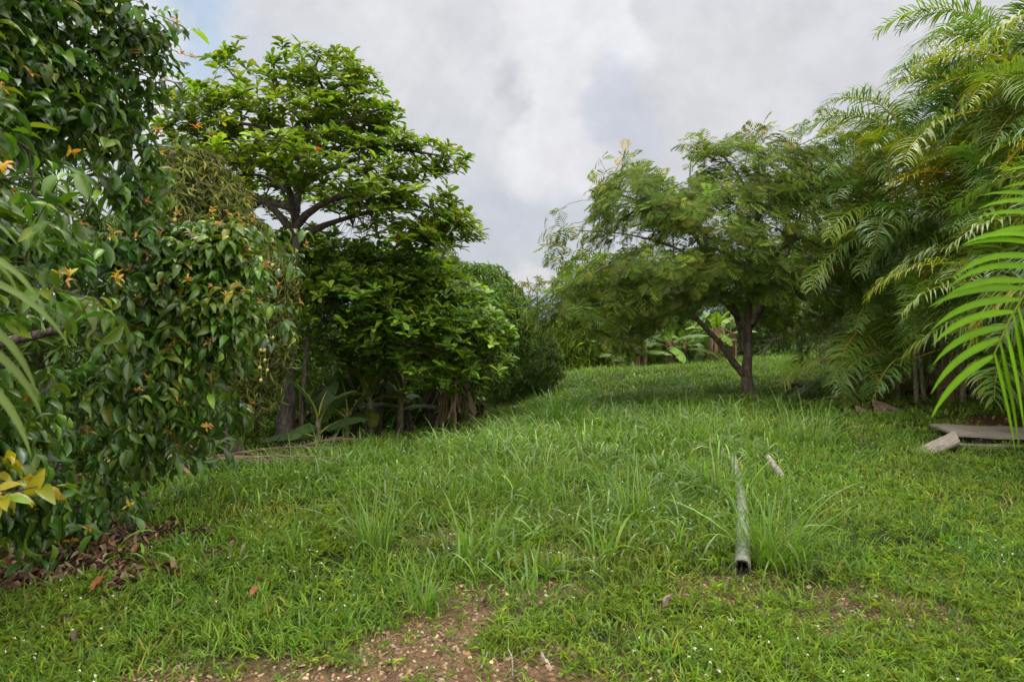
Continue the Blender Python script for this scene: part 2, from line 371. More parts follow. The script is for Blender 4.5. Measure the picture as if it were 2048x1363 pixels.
def spray(g, T, pos, d, rng, n, L, W, length, pal, p=None, grav=.5, var=.18, tipcol=None, tipfrac=.15, tipp=None):
    """a leafy twig: alternate leaves hanging along it, with a whorl of young leaves at some tips"""
    N = len(pos); d = nrm(d); side = nrm(np.cross(d, np.array([0, 0, 1.]) + rng.normal(0, .2, (N, 3))))
    cm = np.exp(rng.normal(0, .2, (N, 1)) + rng.normal(0, .06, (N, 3)))
    for k in range(n):
        s = (k + .5) / n; pp = pos + d * (length * (s - .5)) + np.array([0, 0, -1.]) * (length * .25 * s * s)
        sg = 1 if k % 2 else -1; a = rng.uniform(.35, .9, N)[:, None]
        dd = d * (1 - a * .7) + side * sg * a + rng.normal(0, .22, (N, 3)); dd[:, 2] -= grav * rng.uniform(.2, 1.5, N)
        nn = np.array([0, 0, 1.]) + rng.normal(0, .45, (N, 3)) + d * .3
        l = L * rng.uniform(.42, 1.2, N)
        t = T[rng.integers(len(T))] if isinstance(T, list) else T
        inst(g, t, pp, frames(dd, nn), np.c_[l * W, l, l], colors(rng, N, pal, var, p) * cm)
    if tipcol is not None:
        k = rng.uniform(size=N) < tipfrac; 
        if k.any(): whorl(g, T, pos[k] + d[k] * length * .55, nrm(d[k] + [0, 0, 1.2]), rng, 7, L * .42, W * .75, (5, 75), tipcol, None, .03, .1, .2)

# crown samplers -----------------------------------------------------
def poly_pts(poly, n, y0, rng, R=1.0, slope=0.0, px0=0, k=1.0, front=.68, shell=.4):
    """points through the depth of a crown whose silhouette is poly (photo pixels at distance y0)"""
    poly = np.asarray(poly, float); q = np.roll(poly, -1, 0); lo, hi = poly.min(0), poly.max(0); out = []
    while sum(len(o) for o in out) < n:
        s = rng.uniform(lo, hi, (n * 2, 2)); x, y = s[:, :1], s[:, 1:]
        c = ((poly[:, 1] > y) != (q[:, 1] > y)) & (x < (q[:, 0] - poly[:, 0]) * (y - poly[:, 1]) / (q[:, 1] - poly[:, 1] + 1e-9) + poly[:, 0])
        s = s[c.sum(1) % 2 == 1]; out.append(s)
    s = np.concatenate(out)[:n]; e = q - poly
    t = np.clip(((s[:, None] - poly) * e).sum(-1) / (e ** 2).sum(-1), 0, 1)
    d = np.linalg.norm(s[:, None] - poly - t[..., None] * e, axis=-1).min(1)
    Y = y0 + slope * (s[:, 0] - px0); dm = np.minimum(d / F_ * Y * k, R); h = np.sqrt(dm * (2 * R - dm))
    sg = np.where(rng.uniform(size=n) < front, -1, 1); yo = sg * h * rng.uniform(size=n) ** shell
    pts = np.c_[(s[:, 0] - 1024) / F_ * Y, Y + yo, CAMH - (s[:, 1] - HZ) / F_ * Y]
    cen = pts.mean(0); out_ = pts - cen; out_[:, 1] = yo * 1.5; return pts, nrm(out_ + [0, 0, .2])
def pad_pts(pads, y0, rng, dens, cx):
    """layered crown: flat leafy pads (px, py, half width px, depth offset, half depth, thickness[, droop])"""
    Pn, Dn = [], []
    for pd in pads:
        px, py, hw, dy, ry, th = pd[:6]; dr = pd[6] if len(pd) > 6 else .12
        Y = y0 + dy; c = P(px, py, Y); rx = hw / F_ * Y; n = int(dens * rx * ry * 3.14) + 3
        a = rng.uniform(0, 2 * np.pi, n); r = rng.uniform(size=n) ** .5; x, y = r * np.cos(a) * rx, r * np.sin(a) * ry
        keep = fbm(x * 2 + px, y * 2 + py, 7, 2) > .33; x, y, r = x[keep], y[keep], r[keep]
        z = -dr * rx * r ** 2 + rng.normal(0, 1, len(x)) * th * .36 + (fbm(x * 1.5 + py, y * 1.5, 3, 2) - .5) * .3
        pts = np.c_[c[0] + x, c[1] + y, c[2] + z]; Pn.append(pts)
        Dn.append(np.c_[x * .35 + (c[0] - cx) * .12, y * .35, np.full(len(x), 1.0)] + rng.normal(0, .15, (len(x), 3)))
    return np.concatenate(Pn), nrm(np.concatenate(Dn))

# ================================================================== SETTING: the ground
def build_ground():
    ys = np.r_[-30, -12, -6, -3, 0, np.arange(1.5, 6, .06), np.arange(6, 12, .12), np.arange(12, 32, .3), np.arange(32, 60, 1.2), np.geomspace(61, 2500, 26)]
    xs = np.r_[-np.geomspace(2500, 21, 24), np.arange(-20, -6, .5), np.arange(-6, 6, .1), np.arange(6, 20, .4), np.geomspace(21, 2500, 24)]
    Xg, Yg = np.meshgrid(xs, ys); Zg = gz(Xg, Yg)
    near = np.clip(1 - np.hypot(Xg, Yg) / 14, 0, 1)
    Zg = Zg + (fbm(Xg * 7, Yg * 7, 21, 3) - .5) * .035 * near
    d, l, p = masks(Xg, Yg)
    n = fbm(Xg * 1.7, Yg * 1.7, 41, 4)[..., None]
    green = np.array([.030, .045, .014]) * (.7 + .6 * n); brown = np.array([.150, .102, .066]) * (.7 + .6 * n)
    litc = np.array([.050, .032, .023]) * (.7 + .6 * n); red = np.array([.075, .040, .026]) * (.7 + .6 * n)
    c = green * (1 - d[..., None]) + brown * d[..., None]; c = c * (1 - l[..., None]) + litc * l[..., None]
    c = c * (1 - p[..., None]) + red * p[..., None]
    far = sst(np.hypot(Xg, Yg), 34, 60)[..., None]; c = c * (1 - far) + np.array([.035, .06, .02]) * far
    g = G(); ny, nx = Xg.shape; i = np.arange(ny - 1)[:, None] * nx + np.arange(nx - 1)[None]
    g.add(np.stack([Xg, Yg, Zg], -1).reshape(-1, 3), np.stack([i, i + 1, i + nx + 1, i + nx], -1).reshape(-1, 4), c.reshape(-1, 3))
    m, t, p_, out = mat('soil')
    at = t.node('ShaderNodeAttribute', attribute_name='col'); gp = t.node('ShaderNodeNewGeometry').outputs['Position']
    v = t.node('ShaderNodeTexVoronoi'); t.l.new(gp, v.inputs[0]); v.inputs['Scale'].default_value = 55; v.inputs['Randomness'].default_value = 1
    n1 = t.noise(gp, 30, 6, .7); n2 = t.noise(gp, 4, 5, .6)
    c = t.mix(t.m('MULTIPLY', t.ss(n1, .42, .75), .5), at.outputs['Color'], t.mix(1.0, at.outputs['Color'], (2.6, 2.2, 1.9, 1), 'MULTIPLY'))
    bw = t.node('ShaderNodeRGBToBW'); t.put(bw.inputs[0], v.outputs['Color'])
    c = t.mix(.75, c, t.mix(bw.outputs[0], t.mix(1.0, c, (.45, .42, .40, 1), 'MULTIPLY'), t.mix(1.0, c, (1.7, 1.6, 1.5, 1), 'MULTIPLY')))
    c = t.mix(t.m('MULTIPLY', n2, .5), c, t.mix(1.0, c, (.55, .55, .55, 1), 'MULTIPLY'))
    t.put(p_.inputs['Base Color'], c); p_.inputs['Roughness'].default_value = 1; p_.inputs['Specular IOR Level'].default_value = .05
    b = t.node('ShaderNodeBump'); b.inputs['Strength'].default_value = .9; b.inputs['Distance'].default_value = .03
    t.put(b.inputs['Height'], t.m('ADD', t.m('MULTIPLY', v.outputs['Distance'], -.8), n1)); t.l.new(b.outputs[0], p_.inputs['Normal'])
    tag(g.build('ground', m), kind='structure')
build_ground()

# ------------------------------------------------------------------ grass
def blades(g, x, y, h, wd, az, lean, bend, col, seg=3, z=None, twist=None):
    n = len(x); z = gz(x, y) - .01 if z is None else z
    p = np.stack([x, y, z], -1); d = np.stack([np.cos(az), np.sin(az), np.zeros(n)], -1); s0 = np.stack([-np.sin(az), np.cos(az), np.zeros(n)], -1)
    rows = []; th = lean.copy()
    for k in range(seg + 1):
        t = k / seg; w_ = wd * (.75 + .9 * t - 1.6 * t * t) if k < seg else wd * .05
        tw = (twist if twist is not None else 0) * t
        sx = s0 * np.cos(tw)[:, None] + np.array([0, 0, 1.]) * np.sin(tw)[:, None] if twist is not None else s0
        rows.append(p - sx * w_[:, None] * .5); rows.append(p + sx * w_[:, None] * .5)
        if k < seg:
            p = p + (d * np.sin(th)[:, None] + np.array([0, 0, 1.]) * np.cos(th)[:, None]) * (h / seg)[:, None]; th = th + bend / seg
    V = np.stack(rows, 1); F = np.array([(2 * k, 2 * k + 1, 2 * k + 3, 2 * k + 2) for k in range(seg)])
    F = F[None] + (np.arange(n) * (2 * seg + 2))[:, None, None]
    g.add(V.reshape(-1, 3), F.reshape(-1, 4), np.repeat(col, 2 * seg + 2, 0))
GP = [(.085, .160, .026), (.105, .185, .030), (.135, .205, .034), (.085, .150, .060), (.125, .180, .085), (.060, .120, .022), (.26, .22, .10)]
GW = [.26, .25, .16, .11, .08, .12, .02]
def scatter(rng, n, y0, y1, xm=.80, pw=1.0):
    """ground points, denser near the viewer"""
    u = rng.uniform(size=n); y = y0 * (y1 / y0) ** (u ** pw); x = rng.uniform(-1, 1, n) * (xm * y + 1.2); return x, y
def tallness(x, y):
    n = fbm(x * .75, y * .75, 51, 3); n2 = fbm(x * 2.2, y * 2.2, 61, 3)
    band = (.45 * sst(y, 3.6, 5) + .55 * sst(y, 5.2, 8.5)) * (1 - sst(x / np.maximum(y, .1), .28, .44) * (1 - sst(y, 17, 26)))
    t = band * (.35 + .9 * sst(n, .38, .62)) + .45 * sst(n2, .56, .72) * sst(y, 3.8, 6) * band
    t = t * (1 - .72 * sst(x - edge_x(y), 3.2, .8) * (1 - sst(y, 14, 22)))
    return np.clip(t, 0, 1.1)
def build_grass():
    rng = R_(3)
    # low turf: tufts of short blades
    g = G(); n = 60000; x, y = scatter(rng, n, 2.3, 34)
    d, l, p = masks(x, y); keep = rng.uniform(size=n) < np.clip(1 - d * .95 - l * 1.0 - p * .96, .0, 1) * (.5 + .5 * sst(fbm(x * 1.9, y * 1.9, 77, 3), .36, .52)); x, y, d = x[keep], y[keep], d[keep]; n = len(x)
    T = tallness(x, y); base = colors(rng, n, GP, .16, GW)
    patch = fbm(x * .9, y * .9, 71, 3)[:, None]; base *= (1 + (patch - .5) * .9) * np.array([1, 1, 1]); base[:, 0] *= 1 + (fbm(x * 1.3, y * 1.3, 73, 2) - .5) * .5
    for k in range(5):
        r = rng.uniform(0, .05, n) * (1 + y * .06); a = rng.uniform(0, 6.283, n)
        xx, yy = x + r * np.cos(a), y + r * np.sin(a)
        h = rng.uniform(.05, .13, n) * (1 + .9 * T) * (1 + .02 * y) * (1 - .45 * d)
        blades(g, xx, yy, h, rng.uniform(.004, .009, n) * (1 + y * .075), a + rng.normal(0, .5, n), rng.uniform(.15, .9, n), rng.uniform(.5, 1.9, n), base * np.exp(rng.normal(0, .16, (n, 1))), 3, twist=rng.normal(0, .5, n))
    tag(g.build('short_grass', 'grass'), 'short bright green turf covering the open lawn', 'grass', kind='stuff')
    # taller soft grass leaning over in the middle of the slope
    g = G(); n = 135000; x, y = scatter(rng, n, 3.6, 34, .8, .8)
    d, l, p = masks(x, y); T = tallness(x, y); cl = sst(fbm(x * 3.1, y * 3.1, 81, 2), .40, .62)
    keep = rng.uniform(size=n) < T * (.35 + .65 * cl) * np.clip(1 - d - l - p, 0, 1); x, y, T, cl = x[keep], y[keep], T[keep], cl[keep]; n = len(x)
    c = colors(rng, n, [(.085, .170, .030), (.12, .205, .038), (.10, .165, .065), (.15, .205, .10), (.065, .125, .022)], .2, [.3, .25, .2, .12, .13]) * np.exp(rng.normal(0, .15, (n, 1)))
    c *= 1 + (fbm(x * .8, y * .8, 91, 3)[:, None] - .5) * .7
    h = rng.uniform(.17, .46, n) * (.55 + .6 * T) * (.7 + .4 * cl) * (1 - .3 * sst(y, 15, 25))
    blades(g, x, y, h, rng.uniform(.008, .018, n) * (1 + y * .045), rng.uniform(0, 6.283, n), rng.uniform(.0, .6, n), rng.uniform(.8, 3.1, n), c, 5, twist=rng.normal(0, .6, n))
    tag(g.build('tall_grass', 'tallgrass'), 'tall soft grass bending over along the middle of the slope', 'grass', kind='stuff')
build_grass()

LOW = leaf_t(2, .4, .3, 'lance')
def build_weeds():
    rng = R_(5); g = G(); n = 17000; x, y = scatter(rng, n, 2.3, 10, .8)
    d, l, p = masks(x, y); ph = fbm(x * 1.6, y * 1.6, 101, 3)
    keep = (rng.uniform(size=n) < np.clip(.25 + .75 * sst(ph, .42, .58), 0, 1) * (1 - .93 * d) * (1 - .9 * l) * (1 - p) * (1 - .5 * sst(y, 5, 8)))
    x, y = x[keep], y[keep]; z = gz(x, y) + rng.uniform(.01, .05, len(x))
    whorl(g, LOW, np.c_[x, y, z], np.array([0, 0, 1.]) + rng.normal(0, .2, (len(x), 3)), rng, 7, .055, .17, (5, 65),
          [(.11, .19, .04), (.15, .22, .045), (.09, .16, .05), (.17, .23, .035)], None, .0, .15)
    tag(g.build('ground_weeds', 'grass'), 'low leafy weeds mixed into the near turf', 'weeds', kind='stuff')
    # star-shaped white sedge bracts
    g = G(); n = 1500; x, y = scatter(rng, n, 2.6, 15, .75); d, l, p = masks(x, y)
    ph = fbm(x * .9, y * .9, 111, 2); keep = (d + l + p < .3) & (rng.uniform(size=n) < sst(ph, .36, .56)); x, y = x[keep], y[keep]; z = gz(x, y) + rng.uniform(.07, .13, len(x)) * (1 + tallness(x, y))
    pos = np.c_[x, y, z]
    for k in range(4):
        a = rng.uniform(0, 6.28, len(x)); dd = np.c_[np.cos(a), np.sin(a), rng.uniform(-.7, .3, len(x))]
        inst(g, LOW, pos, frames(dd, np.array([0, 0, 1.]) + rng.normal(0, .2, (len(x), 3))), np.c_[np.full(len(x), .0028), np.full(len(x), .0095), np.full(len(x), .0095)] * (1 + y[:, None] * .06), np.full((len(x), 3), .7))
    tag(g.build('white_flowers', 'flower'), 'tiny white star flowers dotted over the turf', 'flowers', kind='stuff')
build_weeds()

def rocks(g, pos, size, rng, colr):
    t = np.array([(-1, -1, -.6), (1, -1, -.6), (1, 1, -.6), (-1, 1, -.6), (-.7, -.7, .6), (.7, -.7, .6), (.7, .7, .6), (-.7, .7, .6)], float)
    F = np.array([(3, 2, 1, 0), (4, 5, 6, 7), (0, 1, 5, 4), (1, 2, 6, 5), (2, 3, 7, 6), (3, 0, 4, 7)])
    n = len(pos); V = t[None] * (1 + rng.normal(0, .28, (n, 8, 3))); Rm = frames(unit(rng, n) * [1, 1, .35], np.array([0, 0, 1.]) + rng.normal(0, .3, (n, 3)))
    V = V * size[:, None, :]; V = np.einsum('mij,mnj->mni', Rm, V) + pos[:, None]
    g.add(V.reshape(-1, 3), (F[None] + (np.arange(n) * 8)[:, None, None]).reshape(-1, 4), np.repeat(colr, 8, 0))
def build_gravel():
    rng = R_(7); g = G(); n = 38000; x = rng.uniform(-3.4, 3.4, n); y = rng.uniform(2.3, 5.2, n); d, l, p = masks(x, y)
    keep = rng.uniform(size=n) < d ** 1.3; x, y = x[keep], y[keep]; n = len(x); s = np.exp(rng.normal(-5.15, .42, n)); s = np.clip(s, .002, .02)
    rocks(g, np.c_[x, y, gz(x, y) + s * .25], np.c_[s, s * rng.uniform(.5, 1, n), s * rng.uniform(.25, .6, n)], rng,
          colors(rng, n, [(.22, .13, .075), (.30, .20, .12), (.13, .075, .05), (.36, .28, .20), (.40, .28, .17)], .25))
    tag(g.build('gravel', 'dry', smooth=False), 'tan gravel and wood chips over the bare patch', 'gravel', kind='stuff')
build_gravel()
CURL = [leaf_t(3, -.9, .5, 'ellipse'), leaf_t(3, .7, .35, 'ellipse', .1), leaf_t(3, -.3, .9, 'ellipse')]
def build_litter():
    rng = R_(9); g = G(); n = 15000; x = np.r_[rng.uniform(-8, 0, n), rng.uniform(-9, 1, 7000), rng.uniform(6, 15, 9000)]; y = np.r_[rng.uniform(3.2, 6.3, n), rng.uniform(6, 22, 7000), rng.uniform(6, 21, 9000)]
    d, l, p = masks(x, y); keep = rng.uniform(size=len(x)) < l * 1.0 + .01 * (y < 6.5) + .6 * p; x, y = x[keep], y[keep]; n = len(x)
    L = rng.uniform(.04, .095, n); pos = np.c_[x, y, gz(x, y) + rng.uniform(.003, .035, n)]
    dd = unit(rng, n) * [1, 1, .25]; nn = np.array([0, 0, 1.]) + rng.normal(0, .45, (n, 3)); T = rng.integers(0, 3, n)
    cc = colors(rng, n, [(.11, .062, .036), (.17, .10, .055), (.07, .04, .026), (.22, .14, .08), (.14, .095, .06), (.20, .15, .10)], .3)
    for k in range(3):
        s = T == k; inst(g, CURL[k], pos[s], frames(dd, nn)[s], np.c_[L * .42, L, L][s], cc[s])
    tag(g.build('leaf_litter', 'dry'), 'brown fallen leaves under the large leaved tree', 'leaf litter', kind='stuff')
build_litter()

# ================================================================== TREES
ELL = [leaf_t(4, .25, .28, 'ellipse', .03), leaf_t(4, .55, .2, 'ellipse', .05), leaf_t(4, .85, .3, 'ellipse')]
OBO = [leaf_t(4, .15, .22, 'obovate'), leaf_t(4, .4, .15, 'obovate', .03)]
NAR = [leaf_t(3, .45, .35, 'lance'), leaf_t(3, .9, .3, 'lance')]
SIM = [leaf_t(2, .3, .3, 'lance'), leaf_t(2, .8, .3, 'lance')]
def limb(pts, r0, r1, step=.2, jit=0, rng=None):
    pts = np.asarray(pts, float); r = np.geomspace(r0, r1, len(pts)); return smooth_path(np.c_[pts, r], step, jit, rng)
def wood_obj(name, parent, paths, m, rng, sides=10, rough=.05):
    g = G()
    for L in paths: tube(g, L[:, :3], L[:, 3], sides, rough=rough, rng=rng)
    return g.build(name, m, parent)

def broadleaf():
    rng = R_(21); bx, by = -5.4, 5.4; bz = gz1(bx, by)
    t = thing('broadleaf_tree', (bx, by, bz), 'large glossy leaved tree filling the left side, its low branches sweeping to the ground', 'tree')
    trunk = limb([(bx, by, bz - .1), (-5.2, 5.4, 1.4), (-5.0, 5.3, 3.0), (-4.6, 5.1, 4.6)], .17, .05, .2, .02, rng)
    l1 = limb([(-5.3, 5.4, .8), (-4.4, 5.3, 1.3), (-3.3, 5.5, 1.6), (-2.4, 5.7, 1.9)], .07, .02)
    l2 = limb([(-5.15, 5.3, 1.7), (-4.4, 4.9, 2.6), (-3.6, 4.8, 3.5)], .08, .02)
    l3 = limb([(-5.3, 5.4, .6), (-4.4, 4.8, .7), (-3.4, 4.4, .9)], .06, .02)
    l4 = limb([(-5.2, 5.4, 1.5), (-4.4, 4.6, 2.1), (-3.6, 3.7, 2.25), (-2.7, 3.1, 2.1)], .04, .01)
    wood_obj('trunk', t, [trunk], 'bark', rng)
    for L in (l1, l2, l3, l4): wood_obj('limb', t, [L], 'bark', rng, 7)
    poly = [(-500, -160), (230, -160), (290, 15), (328, 60), (322, 130), (285, 165), (300, 250), (340, 330), (330, 400), (300, 430), (400, 445), (500, 440), (528, 470), (515, 520),
            (540, 600), (520, 680), (455, 700), (425, 745), (425, 830), (395, 895), (330, 915), (262, 935), (240, 1000), (150, 1065), (60, 1050), (-80, 1060), (-500, 1080)]
    poly = [(x - 32 if x > 250 else x, y) for x, y in poly]
    pts, od = poly_pts(poly, 3600, 4.05, rng, 1.0, 2.1 / 545, 0, 1.0, .66, .55)
    lump = fbm(pts[:, 0] * 1.5 + 5, pts[:, 2] * 1.5, 17, 3); pts[:, 1] += np.clip(.55 - lump, -.15, .4) * 2.2
    void = fbm(pts[:, 0] * 2.3 + pts[:, 1] * .6, pts[:, 2] * 2.6, 19, 2); q = void > .385; pts, od = pts[q], od[q]
    d = od * [1, 1, .5]; d[:, 2] += .1
    g = G(); dark = [(.026, .07, .018), (.036, .092, .022), (.05, .122, .026), (.032, .08, .032), (.09, .165, .03)]
    spray(g, ELL, pts, d + rng.normal(0, .35, d.shape), rng, 8, .142, .40, .34, dark, [.22, .26, .22, .12, .18], .75, .2,
          [(.20, .11, .06), (.26, .16, .07), (.22, .19, .05), (.16, .10, .07)], .10)
    # boughs that reach out of the outline
    ob = np.array([P(px, py, 4.05 + px * 2.1 / 545) + [0, dy, 0] for px, py, dy in ((310, 40, -.2), (345, 150, 0), (335, 210, .1), (320, 300, -.3), (350, 360, -.3), (360, 420, 0), (545, 455, 0), (560, 540, 0), (565, 620, -.1), (545, 660, 0), (450, 715, 0), (415, 770, -.1), (400, 850, -.1), (380, 890, 0), (250, 990, -.1), (200, 1040, -.2), (120, 1090, -.2), (270, 20, 0), (325, 95, .2))])
    ob = np.repeat(ob, 3, 0) + rng.normal(0, .09, (len(ob) * 3, 3))
    spray(g, ELL, ob, np.array([.8, -.3, .05]) + rng.normal(0, .35, ob.shape), rng, 8, .13, .4, .34, dark, None, .6, .2, [(.34, .16, .06), (.34, .26, .06)], .25); pts = np.r_[pts, ob]
    # nearer, fresher branches by the left edge
    near = [((-160, 250), (140, 260), (170, 330), (200, 420), (160, 470), (60, 520), (-160, 560)), ((-160, 150), (20, 150), (70, 200), (40, 250), (-160, 260)), ((-160, 500), (150, 520), (230, 600), (190, 660), (60, 640), (-160, 700))]
    P2 = []; 
    for q, nn in zip(near, (24, 7, 16)):
        a, b = poly_pts(q, nn, 3.0, rng, .3); P2.append(np.c_[a, b])
    P2 = np.concatenate(P2)
    spray(g, ELL, P2[:, :3], P2[:, 3:] + rng.normal(0, .4, (len(P2), 3)) + [.5, 0, -.1], rng, 8, .128, .38, .32, [(.045, .12, .02), (.07, .16, .022), (.04, .10, .025), (.12, .19, .03)], [.35, .3, .2, .15], .6, .18,
          [(.3, .28, .04), (.32, .2, .05)], .2)
    low = [(330, 470), (400, 450), (480, 450), (505, 470), (495, 530), (520, 600), (500, 665), (430, 690), (400, 780), (360, 850), (320, 830), (300, 650)]
    a, b = poly_pts(low, 420, 5.7, rng, .5, 0, 0, 1, .9, .5); P2 = np.r_[P2, np.c_[a, b]]
    spray(g, ELL, a, b + rng.normal(0, .4, b.shape) + [.6, -.3, .1], rng, 8, .13, .40, .32, [(.06, .14, .025), (.09, .18, .03), (.045, .105, .022), (.15, .20, .035)], [.34, .3, .24, .12], .5, .2,
          [(.26, .17, .065), (.27, .25, .05), (.20, .12, .07)], .2)
    a, b = poly_pts([(-120, 900), (40, 930), (75, 965), (60, 1010), (-120, 1030)], 9, 3.1, rng, .15)
    spray(g, ELL, a, b + [.4, 0, 0], rng, 7, .14, .4, .25, [(.26, .28, .035), (.20, .25, .04), (.33, .27, .05), (.12, .2, .03)], None, .5, .15)
    g.build('crown', 'leaf', t)
    gb = G(); allp = np.r_[pts, P2[:, :3], a]
    grow(gb, [trunk, l1, l2, l3, l4], allp[rng.uniform(size=len(allp)) < .6], rng, .004, .45, 4, .35, .05, maxr=.035); gb.build('branches', 'bark', t)
    # rusty tipped young shoots along the right-hand boughs
    return t
broadleaf()

def almond_leafing(g, pts, d, rng, pal, p=None, L=.225):
    whorl(g, OBO, pts, d, rng, 9, L, .52, (14, 52), pal, p, .02, .04, .16, .14)
AP = [(.07, .155, .02), (.095, .20, .026), (.125, .25, .03), (.06, .135, .035), (.17, .28, .035), (.30, .07, .03)]
def almond_upper():
    rng = R_(31); Y0 = 11.2; b = P(572, 900, 11.0); bz = gz1(b[0], 11.0)
    t = thing('almond_tree', (b[0], 11.0, bz), 'tall spreading tree in flat leafy tiers, tallest on the left against the sky', 'tree', 'tiered trees')
    J = lambda px, py, dy=0: P(px, py, Y0 + dy)
    trunk = limb([(b[0], 11.0, bz - .1), J(574, 800), J(582, 700), J(590, 600), J(592, 500), J(594, 430), J(604, 340), J(615, 250), J(622, 160), J(640, 110)], .165, .02, .25, .03, rng)
    paths = [[J(590, 470), J(540, 410, -.3), (J(470, 370, -.4)), J(400, 335, -.3), J(350, 320, 0)],
             [J(592, 440), J(560, 330, -.9), J(500, 290, -1.6)], [J(594, 450), J(640, 410, -.3), J(730, 385, -.6), J(830, 400, -.3), J(920, 450, 0)],
             [J(592, 475), J(680, 440, .4), J(780, 415, .8), J(860, 425, .8)], [J(600, 370), J(680, 330, .2), J(790, 300, .3), J(900, 315, .2)],
             [J(598, 400), J(520, 350, .8), J(420, 360, 1.2)], [J(606, 330), J(540, 260, -.3), J(450, 240, 0), J(380, 190, .3)], [J(610, 300), J(700, 240, -.3), J(785, 212, 0)],
             [J(614, 250), J(560, 190, 0), J(545, 110, 0)], [J(618, 200), J(680, 170, .1), J(735, 180, .2)], [J(598, 420), J(480, 395, .4), J(400, 398, .6), J(340, 410, .8)], [J(606, 330), J(530, 230, .8), J(450, 130, 1.0)]]
    limbs = [limb(p_, .075 if i < 5 else .05, .015, .25, .02, rng) for i, p_ in enumerate(paths)]
    wood_obj('trunk', t, [trunk], 'bark3', rng)
    for L in limbs: wood_obj('limb', t, [L], 'bark', rng, 7)
    pads = [(640, 125, 85, 0, .7, .3, .25), (690, 165, 85, .2, .9, .3, .25), (548, 110, 18, 0, .15, .35), (562, 160, 45, 0, .4, .3), (450, 125, 40, .9, .4, .6), (470, 180, 55, .6, .5, .4),
            (400, 190, 70, .1, .8, .2), (455, 225, 110, -.4, 1.0, .22), (600, 225, 80, -.4, .9, .25), (690, 225, 80, 0, .9, .3), (770, 215, 38, 0, .45, .2), (735, 255, 70, .3, .8, .3),
            (400, 265, 90, .2, 1, .2), (500, 300, 140, -1.5, 1.0, .2, .08), (660, 285, 110, -.3, 1.0, .25), (770, 285, 80, .3, .9, .25), (860, 290, 55, .1, .5, .22), (905, 318, 48, .1, .4, .15),
            (680, 345, 110, -.7, 1., .22), (800, 340, 90, .2, .9, .25), (430, 375, 75, 1.0, .8, .35), (370, 330, 50, 0, .8, .2),
            (740, 385, 110, -.6, 1., .25), (830, 400, 90, -.1, 1., .3, .2), (800, 440, 90, .5, .8, .25, .25), (890, 440, 60, 0, .7, .25, .25), (940, 465, 32, 0, .3, .12), (860, 470, 60, .5, .5, .15),
            (640, 455, 40, .9, .5, .2), (520, 350, 70, 1.1, .8, .3), (560, 300, 80, .8, .8, .4), (620, 190, 70, .5, .7, .4),
            (600, 375, 110, 1.5, .8, .35), (690, 412, 85, 1.2, .8, .3), (520, 405, 80, 1.5, .8, .3), (850, 462, 75, -.2, .8, .3, .35), (925, 440, 45, -.2, .6, .25, .3)]
    pts, d = pad_pts(pads, Y0, rng, 31, J(590, 0)[0])
    g = G(); top = np.clip((pts[:, 2] - 3) / 4, 0, 1)
    almond_leafing(g, pts, d, rng, AP, [.24, .275, .2, .10, .18, .005], .19)
    g.build('crown', 'almond', t)
    gb = G(); grow(gb, [trunk] + limbs, pts[rng.uniform(size=len(pts)) < .75] - [0, 0, .05], rng, .006, .42, 4, .4, .03, .15, maxr=.04); gb.build('branches', 'bark', t)
    # dry drooping roots and twigs under the right-hand tier
    gr = G()
    for k in range(26):
        p0 = J(rng.uniform(690, 760), rng.uniform(410, 430), .3); n = 6; a = rng.uniform(-.5, .4); L = rng.uniform(.25, .55)
        tt = np.linspace(0, 1, n)[:, None]; tube(gr, p0 + np.array([a * L, rng.normal(0, .1), -L]) * tt + np.array([a * .3, 0, 0]) * tt ** 2, np.linspace(.007, .003, n), 3)
    gr.build('hanging_twigs', 'bark', t)
almond_upper()

